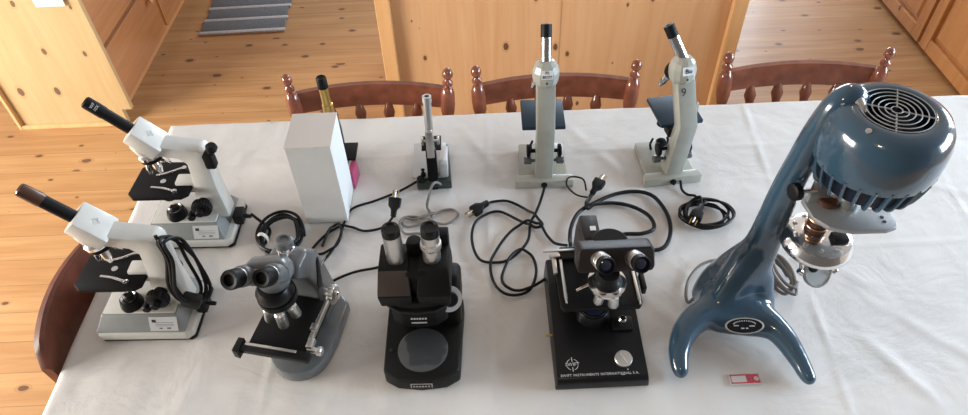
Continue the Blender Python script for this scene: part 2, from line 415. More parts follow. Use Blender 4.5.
# ------------------------------------------------------------------ table and cloth
tb = thing('dining_table', 'long dining table carrying all the microscopes under a white cloth', 'table', (.4, .88, 0))
bm = B(); box(bm, (0, 0, .724), (2.44, 1.14, .032), .006); fin('tabletop', bm, 'mahog', tb, smooth=False)
bm = B(); box(bm, (0, -.5, .67), (2.2, .02, .09), .002); box(bm, (0, .5, .67), (2.2, .02, .09), .002); fin('apron', bm, 'mahog', tb, smooth=False)
for sx in (-1, 1):
    for sy in (-1, 1):
        bm = B(); lathe(bm, [(.022, 0), (.026, .03), (.03, .3), (.038, .42), (.03, .46), (.038, .5), (.038, .71)], (sx*1.08, sy*.47, .002), (0, 0, 1), 20); fin('leg', bm, 'mahog', tb)
def cloth():
    b = B(); x0, x1, y0, y1 = -.829, 1.635, .3, 1.463; nx, ny = 370, 175; drop = .10; nd = 6; g = {}
    def dist_seg(x, y, c):
        (ax, ay), (bx, by) = c; d = V((bx-ax, by-ay)); t = max(0, min(1, ((x-ax)*d.x+(y-ay)*d.y)/d.length_squared))
        return math.hypot(x-ax-d.x*t, y-ay-d.y*t)
    creases = [((-.83, 1.30), (1.6, 1.285)), ((-.2, .935), (1.6, .965)), ((.0, .62), (.02, 1.46)), ((.62, .3), (.70, 1.46)), ((-.43, .3), (-.40, 1.46)), ((1.05, .5), (1.1, 1.46)),
               ((.78, .80), (.95, .62)), ((.72, .72), (.80, .58)), ((.66, .98), (.78, .85)), ((-.60, .60), (-.40, .47)), ((-.3, .62), (-.1, .55)), ((.35, .62), (.5, .50)), ((-.25, 1.22), (-.05, 1.08)), ((.22, 1.40), (.34, 1.20)), ((-.05, 1.4), (.05, 1.2)), ((.3, .86), (.43, .70)), ((.9, 1.2), (1.2, 1.05)), ((.25, 1.3), (.36, 1.36))]
    for i in range(nx+1):
        for j in range(ny+1):
            x = x0+(x1-x0)*i/nx; y = y0+(y1-y0)*j/ny
            rx = x; ry = y
            ex = .003*noise.noise(V((y*7, 3, 0))) if i in (0, nx) else 0; ey = .003*noise.noise(V((x*7, 9, 0))) if j in (0, ny) else 0
            z = .0022*noise.noise(V((x*5, y*5, 0))) + .0012*noise.noise(V((x*15, y*11, 4))) + .0006*noise.noise(V((x*34, y*40, 8)))
            for k, c in enumerate(creases):
                d = dist_seg(x, y, c)
                if d < .03: z += (.0024 if k < 6 else .0028)*math.exp(-(d/(.0065 if k < 6 else .013))**2)*(.55+.9*noise.noise(V((x*11, y*11, k))))
            e = min(i, nx-i, j, ny-j)
            z -= {0: .006, 1: .0015}.get(e, 0)
            g[i, j] = b.verts.new((rx+ex, ry+ey, T + z - .0022))
    for i in range(nx):
        for j in range(ny): b.faces.new((g[i, j], g[i+1, j], g[i+1, j+1], g[i, j+1]))
    ring = [(i, 0) for i in range(nx)] + [(nx, j) for j in range(ny)] + [(i, ny) for i in range(nx, 0, -1)] + [(0, j) for j in range(ny, 0, -1)]
    prev = [g[k] for k in ring]
    for s in range(1, nd+1):
        cur = []
        for (i, j), v0 in zip(ring, [g[k] for k in ring]):
            nxv = V(((-1 if i == 0 else 1 if i == nx else 0), (-1 if j == 0 else 1 if j == ny else 0), 0))
            q = s/nd; wv = .007*q*noise.noise(V((v0.co.x*9, v0.co.y*9, 2)))
            p = v0.co + nxv*(.004*min(1, q*3)+wv) + V((0, 0, -drop*2.2*q - .002))
            cur.append(b.verts.new(p))
        n = len(ring)
        for k in range(n): b.faces.new((prev[k], prev[(k+1) % n], cur[(k+1) % n], cur[k]))
        prev = cur
    o = fin('tablecloth', b, 'cloth', ang=180)
    return tag(o, 'creased off-white cotton tablecloth spread over the long table', 'tablecloth')
cloth()

# ------------------------------------------------------------------ spindle-back chairs on the far side
def far_chair(x, y, rz, label):
    r = thing('dining_chair', label, 'chair', (x, y, 0), rz, 'mahogany spindle-back chairs along the far side of the table')
    # chair faces -y ; posts at y=0
    W = .205
    bm = B(); prism(bm, [(-.17, -.40), (.17, -.40), (.20, -.36), (.19, -.02), (-.19, -.02), (-.20, -.36)], 'z', .425, .455, .010); fin('seat', bm, 'mahog', r)
    for s in (-1, 1):
        bm = B()
        pr = [(.012, 0), (.016, .06), (.019, .2), (.014, .22), (.019, .25), (.017, .42)]
        lathe(bm, pr, (s*.165, -.34, 0), (0, 0, 1), 16); fin('leg', bm, 'mahog', r)
        bm = B(); lathe(bm, pr, (s*.165, -.05, 0), (s*.03, .05, 1), 16); fin('leg', bm, 'mahog', r)
        bm = B()
        h0 = .455; d = V((s*.055, .10, 1)).normalized(); o = V((s*.198, -.035, h0))
        L = .375; kz = .892
        lathe(bm, [(q[0]*(.82 if q[1] > .34 else .9), q[1]*kz) for q in [(.014, 0), (.016, .05), (.013, .09), (.019, .13), (.014, .17), (.012, .20), (.019, .215), (.012, .232), (.016, .24), (.0215, .27), (.0225, .30), (.021, .335), (.016, .352), (.011, .357), (.017, .364), (.0175, .372), (.011, .380), (.010, .384), (.017, .392), (.018, .402), (.014, .412), (.007, .418), (0, .420)]], o, d, 20)
        fin('back_post', bm, 'mahog', r)
    # curved crest rail
    bm = B(); N = 20; zb, zt = .694, .758
    sec = []
    for i in range(N+1):
        u = -1+2*i/N; xx = u*.208; yy = .008 + .026*(1-u*u); up = .006*(1-u*u)
        sec.append([(xx, yy-.009, zb+up*.3), (xx, yy+.009, zb+up*.3), (xx, yy+.012, zt+up), (xx, yy-.004, zt+up)])
    vs = [[bm.verts.new(p) for p in q] for q in sec]
    for a, c in zip(vs, vs[1:]):
        for k in range(4): bm.faces.new((a[k], a[(k+1) % 4], c[(k+1) % 4], c[k]))
    bm.faces.new(vs[0][::-1]); bm.faces.new(vs[-1])
    fin('crest_rail', bm, 'mahog', r)
    for u in (-.62, -.21, .21, .62):
        bm = B(); xx = u*.20; yy = .008+.026*(1-u*u); 
        p0 = V((xx*.8, -.04, .452)); p1 = V((xx, yy, .700)); d = p1-p0; L = d.length
        lathe(bm, [(.007, 0), (.009, L*.2), (.015, L*.45), (.013, L*.55), (.008, L*.68), (.012, L*.80), (.017, L*.88), (.012, L*.95), (.010, L)], p0, d, 14)
        fin('spindle', bm, 'mahog', r)
    return r
far_chair(-.302, 1.555, 0, 'mahogany spindle-back chair at the far side behind the white box')
far_chair(.21, 1.56, 0, 'mahogany spindle-back chair at the far side directly behind the upright cream microscope')
far_chair(.90, 1.575, math.radians(-1), 'mahogany spindle-back chair at the far side behind the blue motor stand')

# chair at the left end, turned towards the table
r = thing('curved_back_chair', 'reddish brown chair with a solid curved back at the left side of the table', 'chair', (-.740, .890, 0))
bm = B(); prism(bm, [(-.06, -.20), (.30, -.18), (.33, -.14), (.33, .14), (.30, .18), (-.06, .20), (-.10, .15), (-.10, -.15)], 'z', .43, .46, .01); fin('seat', bm, 'mahog2', r)
for sx, sy in ((-.04, -.15), (-.04, .15), (.28, -.14), (.28, .14)):
    bm = B(); lathe(bm, [(.013, 0), (.018, .2), (.016, .43)], (sx, sy, 0), (0, 0, 1), 14); fin('leg', bm, 'mahog2', r)
bm = B(); N = 18; vs = []
for i in range(N+1):
    u = -1+2*i/N; yy = u*.172; xx = -.104-.036*(1-u*u); zt = .786+.012*(1-u*u) - .03*max(0, abs(u)-.85)/.15
    zb = .60
    vs.append([bm.verts.new(p) for p in ((xx+.014, yy, zb), (xx-.004, yy, zb), (xx-.014, yy*1.02, zt), (xx-.002, yy*1.02, zt+.004), (xx+.006, yy*1.02, zt))])
for a, c in zip(vs, vs[1:]):
    for k in range(5): bm.faces.new((a[k], a[(k+1) % 5], c[(k+1) % 5], c[k]))
bm.faces.new(vs[0][::-1]); bm.faces.new(vs[-1]); fin('backrest', bm, 'mahog2', r)
for s in (-1, 1):
    bm = B(); tube(bm, [(-.08, s*.13, .44), (-.098, s*.135, .55), (-.108, s*.14, .66)], .012, 10); fin('back_post', bm, 'mahog2', r)

# ------------------------------------------------------------------ white monocular microscopes (stage towards -x)
def objective(parent, o, d, L, r=.0075, m='chrome', name='objective', blunt=False):
    pr = [(r*.8, 0), (r*.8, L*.3), (r, L*.34), (r, L*.9), (r*.88, L*.98), (r*.6, L)] if blunt else [(r*1.15, 0), (r*1.15, L*.12), (r, L*.14), (r, L*.62), (r*.72, L*.82), (r*.55, L*.96), (r*.3, L)]
    b = B(); lathe(b, pr, o, d, 20)
    ob = fin(name, b, m, parent)
    return ob
def white_scope(loc, rz, label, tip_brown=False, knob_top=True):
    r = thing('monocular_microscope', label, 'microscope', loc, rz, 'white monocular microscopes with black inclined tubes')
    bm = B(); prism(bm, [(-.094, -.058), (-.085, -.066), (.090, -.066), (.098, -.058), (.098, .060), (.09, .067), (-.085, .067), (-.094, .058)], 'z', 0, .008, .002); fin('foot_pad', bm, 'rubber', r)
    bm = B(); prism(bm, [(-.096, -.058), (-.086, -.068), (.085, -.068), (.096, -.058), (.096, .058), (.085, .068), (-.086, .068), (-.096, .058)], 'z', .006, .026, .003); bs = fin('base', bm, 'white', r)
    bm = B(); frust(bm, .025, (-.093, -.065, .084, .064), .060, (-.076, -.046, .070, .048), .003); fin('lamp_housing', bm, 'whiteg', r)
    bm = B(); box(bm, (-.002, .002, .061), (.140, .090, .006), .002); fin('top_plate', bm, 'white', r)
    # rating plate on the sloped front face
    n = V((0, -.035, .019)).normalized(); up = V((0, .019, .035)).normalized(); o = V((.044, -.0555, .0425)) + n*.0008
    mx = basis((1, 0, 0), up, n, o)
    bm = B(); t = B(); box(t, (0, 0, 0), (.055, .030, .0008)); merge(bm, t, mx); pl = fin('rating_plate', bm, 'label', r, smooth=False)
    bm = B(); t = B(); box(t, (-.018, .0065, .0006), (.008, .006, .0003))
    for q in (.003, -.001, -.004): box(t, (.002, q, .0006), (.036, .0005, .0003))
    box(t, (-.006, -.009, .0006), (.006, .002, .0003)); box(t, (.010, -.009, .0006), (.008, .0025, .0003)); merge(bm, t, mx); fin('plate_print', bm, 'ink', pl, smooth=False)
    # arm
    bm = B()
    prism(bm, [(.022, .052), (.092, .052), (.090, .10), (.088, .15), (.092, .205), (.091, .232), (.082, .243), (.010, .257), (-.004, .262), (-.014, .234), (.036, .224), (.048, .210), (.044, .165), (.036, .125), (.026, .09)], 'y', -.021, .021, .004)
    fin('arm', bm, 'white', r)
    td = V((-.66, 0, .75)).normalized(); nn = V((.75, 0, .66)).normalized(); c = V((-.022, 0, .267))
    mxh = basis(td, (0, 1, 0), -nn if False else V(td).cross(V((0, 1, 0))), c)
    bm = B(); t = B(); prism(t, [(-.034, -.029), (.031, -.028), (.031, .028), (-.034, .029)], 'z', -.017, .016, .003)
    merge(bm, t, mxh); hd = fin('head', bm, 'white', r)
    # engraved emblem: two crossed lens rings on the head's top face
    zf = V(td).cross(V((0, 1, 0))); zf = zf if zf.z > 0 else -zf
    ce = c + zf*(.0175 if zf.dot(V(td).cross(V((0, 1, 0)))) < 0 else .0145)
    bm = B()
    for k in range(2):
        pts = [ce + td*(.0075*math.cos(a)*(1 if k else .4)) + V((0, 1, 0))*(.0075*math.sin(a)*(.4 if k else 1)) for a in [2*PI*i/16 for i in range(16)]]
        tube(bm, pts, .0005, 5, 1, True)
    fin('emblem', bm, 'label', hd)
    bm = B(); lathe(bm, [(.018, 0), (.022, .012), (.026, .03), (.022, .045)], (-.030, 0, .225), (-.1, 0, 1), 28); fin('head_mount', bm, 'white', r)
    p0 = c + td*.024; p1 = c + td*.086; p2 = c + td*.138
    bm = B(); cyl(bm, p0, p1, .0116, seg=28); fin('eyepiece_tube', bm, 'blackm', r)
    bm = B(); lathe(bm, [(.0122, 0), (.0126, .004), (.0126, .034), (.0118, .038), (.0085, .040), (.0075, .036), (0, .035)], p1 - td*.001, td, 28); ep = fin('eyepiece', bm, 'brown' if tip_brown else 'blackm', r)
    if not tip_brown:
        side = V((0, -1, 0)); upn = nn; nrm = (nn*.75 + side*.66).normalized(); ud = td.cross(nrm).normalized()
        text('eyepiece_marking', 'WF\n10X', .008, 'wink', ep, basis(ud, td, ud.cross(td), p1 + td*.020 + nrm*.0131))
    # nosepiece, objectives
    nd = V((.16, 0, -1)).normalized(); no = V((-.030, 0, .232))
    bm = B(); lathe(bm, [(.020, 0), (.025, .004), (.025, .010), (.022, .013)], no, nd, 30); fin('nosepiece', bm, 'chrome', r)
    bm = B(); lathe(bm, [(.023, .012), (.024, .018), (.016, .026), (.010, .028)], no, nd, 28); tr = fin('turret', bm, 'blackm', r)
    ax, ay, _ = frame(nd)
    for k, (L, rr) in enumerate(((.040, .0078), (.030, .0082), (.044, .0075))):
        a = 2*PI*k/3 + .5; q = ax*math.cos(a) + ay*math.sin(a)
        objective(r, no + nd*.018 + q*.012, nd + q*.35, L, rr)
    # stage
    bm = B(); prism(bm, [(-.094, -.036), (-.080, -.050), (.020, -.050), (.034, -.040), (.040, .046), (.026, .060), (-.060, .062), (-.090, .045)], 'z', .137, .146, .002)
    st = fin('stage', bm, 'blackm', r)
    bm = B(); box(bm, (-.03, 0, .129), (.07, .06, .016), .003); fin('stage_bracket', bm, 'blackm', st)
    bm = B(); box(bm, (.025, 0, .138), (.05, .03, .03), .003); fin('stage_mount', bm, 'white', st)
    for s in (-1, 1):
        bm = B(); tube(bm, [(.006, s*.036, .1465), (.0, s*.034, .1515), (-.024, s*.024, .1495), (-.050, s*.018, .1475)], .0028, 8, 5, flat=.35)
        lathe(bm, [(.0055, 0), (.0055, .006), (0, .007)], (.006, s*.036, .146), (0, 0, 1), 14); fin('stage_clip', bm, 'chrome', st)
    bm = B(); lathe(bm, [(0, 0), (.006, 0), (.006, .0006), (0, .0006)], (-.030, 0, .146), (0, 0, 1), 20); fin('stage_aperture', bm, 'label', st)
    bm = B(); lathe(bm, [(.014, 0), (.018, .006), (.018, .022), (.012, .03)], (-.030, 0, .098), (0, 0, 1), 24); fin('condenser', bm, 'blackm', r)
    bm = B(); lathe(bm, [(.022, 0), (.021, .010), (.018, .020), (.0135, .022)], (-.020, -.022, .063), (0, 0, 1), 28); lp = fin('illuminator', bm, 'blackm', r)
    bm = B(); lathe(bm, [(.0150, 0), (.0152, .003), (.0125, .004), (.0115, .003), (0, .0035)], (-.020, -.022, .084), (0, 0, 1), 28); fin('illuminator_lens', bm, 'chrome', lp)
    # knobs
    for s in (-1, 1):
        bm = B(); cyl(bm, (.050, s*.018, .103), (.050, s*.032, .103), .012, seg=20); knob(bm, (.050, s*.040, .103), (0, s, 0), .0215, .018, 48); k1 = fin('coarse_focus_knob', bm, 'blackm', r)
        bm = B(); knob(bm, (.050, s*.0555, .103), (0, s, 0), .009, .013, 24); fin('fine_focus_knob', bm, 'blackm', k1)
        bm = B(); knob(bm, (.022, s*.040, .080), (0, s, 0), .0085, .022, 24); cyl(bm, (.022, s*.02, .080), (.022, s*.03, .080), .004); fin('condenser_knob', bm, 'blackm', r)
    if knob_top:
        bm = B(); box(bm, (.095, -.012, .215), (.022, .022, .040), .005); lathe(bm, [(.006, 0), (.006, .012), (.011, .018), (.012, .026), (.008, .032)], (.100, -.014, .226), (.4, 0, 1), 18); fin('tension_knob', bm, 'blackm', r)
    bm = B(); box(bm, (.102, 0, .034), (.022, .034, .028), .004); cyl(bm, (.11, 0, .034), (.128, 0, .030), .006, .004); fin('cord_inlet', bm, 'rubber', r)
    return r
A = white_scope((-.652, 1.080, T), math.radians(-1), 'white monocular microscope behind the other white one, cord trailing from its base')
Bs = white_scope((-.674, .842, T), math.radians(-1.5), 'white monocular microscope nearest the left corner, black cord looped over its arm', True, False)

# ------------------------------------------------------------------ cords
LAID = []
def cord(name, pts, r, m, label, cat='power cord', z=None, parent=None, extra=None, group=None):
    P = []
    seen = []
    for p in pts:
        P.append(V((p[0], p[1], p[2] if len(p) > 2 else T + r + .0012)))
    # lift where the path crosses an earlier stretch
    Q = cr(P, 7)
    for i, q in enumerate(Q):
        for j in range(0, i-12):
            d = math.hypot(q.x-Q[j].x, q.y-Q[j].y)
            if d < r*3.2 and abs(q.z-Q[j].z) < 2*r:
                q.z = max(q.z, Q[j].z + 2*r*(1-max(0, d-r*1.2)/(r*2.0)))
        for c_, rc in LAID:
            d = math.hypot(q.x-c_.x, q.y-c_.y); R2 = r+rc
            if d < R2*1.6 and q.z < c_.z + R2: q.z = max(q.z, c_.z + (R2+.0004)*(1-max(0, d-R2*.8)/(R2*.8)))
    for _ in range(3):
        Q = [Q[0]] + [V((Q[i].x, Q[i].y, max(Q[i].z, (Q[i-1].z+Q[i].z+Q[i+1].z)/3))) for i in range(1, len(Q)-1)] + [Q[-1]]
    LAID.extend((q, r) for q in Q)
    b = B(); tube(b, Q, r, 9, 1)
    if parent: return fin(name, b, m, parent)
    o = fin('cable', b, m)
    e = thing(name, label, cat, (P[0].x, P[0].y, T), 0, group)
    o.parent = e; o.matrix_parent_inverse = Matrix.Translation(V((-P[0].x, -P[0].y, -T)))
    return e
def plug(parent, p, ang, m='rubber', tilt=.0, z=.0):
    """two-prong plug; parent empty at parent.location, p world"""
    d = V((math.cos(ang), math.sin(ang), tilt)).normalized(); s = V((-math.sin(ang), math.cos(ang), 0)); u = d.cross(s); p = V((p[0], p[1], p[2] if len(p) > 2 else T+.013)) - parent.location
    mx = basis(d, s, u, p)
    b = B(); t = B(); prism(t, [(-.030, -.004), (-.012, -.006), (-.004, -.013), (.014, -.014), (.016, -.012), (.016, .012), (.014, .014), (-.004, .013), (-.012, .006), (-.030, .004)], 'z', -.008, .008, .0025); 
    for k in range(3): box(t, (-.026+.005*k, 0, 0), (.0022, .012, .012), .0008)
    merge(b, t, mx); pl = fin('plug', b, m, parent)
    for q in (-.0065, .0065):
        b = B(); t = B(); box(t, (.024, q, 0), (.018, .0016, .0062), .0004); merge(b, t, mx); fin('prong', b, 'brass', pl)
    b = B(); t = B(); cyl(t, (.015, 0, .0045), (.032, 0, .0045), .0024, seg=12, bev=.0006); merge(b, t, mx); fin('prong', b, 'steel', pl)
    return pl

c = cord('power_cord', [(.145, 1.158, T+.012), (.133, 1.121), (.117, 1.078), (.103, 1.048), (.092, .993), (.053, .947), (.017, .938), (-.015, .95), (-.029, .999), (-.024, 1.049), (-.001, 1.077), (.034, 1.088), (.075, 1.06), (.107, 1.035), (.129, 1.041), (.121, 1.06), (.092, 1.094), (.055, 1.12), (.018, 1.119), (.008, 1.110)], .0032, 'rubber',
         'thin black power cord from the upright cream microscope, looping to a plug at its left')
plug(c, (-.014, 1.091), math.radians(218))
cord('power_cord', [(.175, .965, T+.02), (.153, .985), (.139, 1.005), (.123, 1.039), (.098, 1.047), (.062, 1.03), (.027, .979), (.009, .931), (.015, .883), (.035, .856), (.062, .85), (.089, .864), (.105, .908), (.099, .952), (.076, .967), (.05, .943), (.032, .898), (.042, .871), (.077, .86), (.129, .883, T+.02)], .0032, 'rubber',
     'black power cord tangled in loops at the left of the large black binocular microscope')
c = cord('power_cord', [(.18, .93), (.184, .979), (.192, 1.028), (.214, 1.073), (.256, 1.103), (.307, 1.128), (.355, 1.134), (.391, 1.118), (.41, 1.074), (.413, 1.027), (.4, .982), (.378, .957), (.337, .954), (.30, .957), (.30, 1.0), (.346, 1.003), (.375, 1.018), (.371, 1.055), (.339, 1.086), (.295, 1.1), (.255, 1.093), (.235, 1.080), (.236, 1.10), (.252, 1.131)], .0046, 'rubber',
         'thick black power cord curving in wide loops behind the black binocular microscope, plug pointing up')
plug(c, (.268, 1.153), math.radians(55), tilt=.15)
b = B(); tube(b, [V(p)-c.location for p in [(.245, 1.12, T+.006), (.215, 1.125, T+.012), (.195, 1.150, T+.02), (.205, 1.172, T+.024), (.235, 1.168, T+.02), (.24, 1.14, T+.010)]], .0022, 7); fin('cord_strap', b, 'rubber', c)
# coiled cord by the tilted cream microscope
pts = [(.464, 1.158, T+.012), (.464, 1.135), (.473, 1.119), (.49, 1.113)]
rn = random.Random(3)
for k in range(5):
    cx, cy = .497+rn.uniform(-.006, .010), 1.052+rn.uniform(-.006, .006); rx = .050+rn.uniform(-.014, .008); ry = .043+rn.uniform(-.012, .006); ro = rn.uniform(-.3, .3)
    for a in range(7):
        t = PI/2 - 2*PI*a/7; px = rx*math.cos(t); py = ry*math.sin(t)
        pts.append((cx+px*math.cos(ro)-py*math.sin(ro), cy+px*math.sin(ro)+py*math.cos(ro), T+.0045+.0035*k))
pts += [(.49, 1.09, T+.026), (.488, 1.065, T+.026)]
b = B(); tube(b, [V(p) if len(p) > 2 else V((p[0], p[1], T+.0045)) for p in pts], .0031, 8, 6); o = fin('cable', b, 'rubber')
c = thing('power_cord', 'black power cord coiled on the cloth in front of the tilted-tube cream microscope', 'power cord', (.464, 1.158, T)); o.parent = c; o.matrix_parent_inverse = Matrix.Translation(-c.location)
plug(c, (.471, 1.036, T+.026), math.radians(238))
b = B(); tube(b, [V(p)-c.location for p in [(.487, 1.10, T+.002), (.486, 1.085, T+.014), (.488, 1.065, T+.026), (.500, 1.07, T+.026), (.502, 1.09, T+.014), (.502, 1.102, T+.002)]], .0022, 7); fin('cord_tie', b, 'rubber', c)

cord('power_cord', [(-.150, 1.196, T+.012), (-.197, 1.168), (-.254, 1.138), (-.305, 1.115), (-.319, 1.071), (-.326, 1.017), (-.348, .967), (-.366, .94)], .0030, 'rubber',
     'black cord running from the small antique microscope past the white box')
c = cord('power_cord', [(-.205, 1.080, T+.014), (-.227, 1.054), (-.269, 1.044), (-.304, 1.058), (-.337, 1.054), (-.363, 1.028), (-.382, .988), (-.357, .981), (-.328, .997), (-.32, 1.038), (-.330, 1.062), (-.347, 1.050), (-.36, 1.004)], .0030, 'rubber',
         'thin black cord knotted before the white box, plug raised behind the chrome eyepieces')
plug(c, (-.203, 1.098, T+.030), math.radians(80), tilt=.8)
cord('power_cord', [(-.375, .862, T+.02), (-.351, .881), (-.319, .908), (-.279, .927), (-.235, .936), (-.195, .948), (-.16, .93)], .0030, 'rubber',
     'short run of black cord crossing between the grey microscope and the black stereo one')
cord('power_cord', [(-.100, 1.172, T+.016), (-.108, 1.150, T+.045), (-.116, 1.13, T+.055), (-.126, 1.118, T+.03), (-.131, 1.11), (-.120, 1.085), (-.124, 1.067), (-.146, 1.057), (-.173, 1.051), (-.187, 1.063), (-.182, 1.08), (-.158, 1.081), (-.124, 1.067), (-.091, 1.055), (-.067, 1.069), (-.06, 1.086), (-.073, 1.1), (-.095, 1.098), (-.117, 1.085), (-.152, 1.072), (-.182, 1.075), (-.192, 1.052), (-.177, 1.031), (-.145, 1.029), (-.12, 1.01)], .0030, 'greyrub',
     'grey cord from the small antique microscope looping behind the chrome eyepieces')
# cord of the rear white microscope and coil behind the grey binocular
cord('power_cord', [(-.525, 1.082, T+.034), (-.512, 1.080, T+.015), (-.495, 1.070), (-.485, 1.055), (-.486, 1.03), (-.492, 1.005)], .0034, 'rubber', 'black cord leaving the rear white microscope base')
def coil(name, label, cx, cy, rx, ry, n, r, m, z0, seed, rise=.004, flatr=0, rot0=0):
    rn = random.Random(seed); pts = []
    for k in range(n):
        ox, oy = rn.uniform(-.006, .006), rn.uniform(-.006, .006); qx = rx*rn.uniform(.82, 1.08); qy = ry*rn.uniform(.8, 1.08); ro = rot0+rn.uniform(-.2, .2)
        for a in range(8):
            t = 2*PI*a/8; px = qx*math.cos(t); py = qy*math.sin(t)
            pts.append((cx+ox+px*math.cos(ro)-py*math.sin(ro), cy+oy+px*math.sin(ro)+py*math.cos(ro), z0 + rise*(k + a/8)))
    b = B(); tube(b, [V(p)-V((cx, cy, T)) for p in pts], r, 8, 5)
    e = thing(name, label, 'power cord', (cx, cy, T)); fin('cable', b, m, e)
    return e
c = coil('power_cord', 'black cord coiled and tied behind the grey binocular microscope', -.452, 1.035, .046, .062, 5, .0034, 'rubber', T+.0052, 11)
b = B(); tube(b, [(-.052, -.012, .002), (-.050, -.010, .022), (-.040, -.010, .028), (-.030, -.012, .018), (-.030, -.014, .002)], .005, 8, 5, flat=.4); fin('white_tie', b, 'tie', c)
c['label'] = 'black cord coiled and held by a white tie behind the grey binocular microscope'
# cord draped over the arm of the front white microscope
pts = []
rn = random.Random(5)
for k in range(4):
    w = rn.uniform(.85, 1.12); dx = .005*k
    for (px, py, pz) in [(.092, -.020-.003*k, .250), (.098, -.034-.003*k, .205), (.090*w+.002, -.043-.004*k, .145), (.094*w+.008, -.046-.003*k, .100), (.112*w+.01, -.032, .080), (.130*w, -.006, .100), (.122*w, .006, .160), (.106, .002, .222)]:
        pts.append((px+dx+rn.uniform(-.003, .003), py+rn.uniform(-.002, .002), pz+rn.uniform(-.006, .006)))
c = thing('power_cord', 'black power cord bundled and hung over the arm of the front white microscope', 'power cord', (-.674+.09, .842, T))
b = B(); tube(b, [V(p)-V((.09, 0, 0)) for p in pts], .0034, 8, 6); fin('cable', b, 'rubber', c)
b = B(); box(b, (.022, -.045, .098), (.036, .022, .03), .006, Matrix.Rotation(.5, 4, 'Y')); fin('plug', b, 'rubber', c)

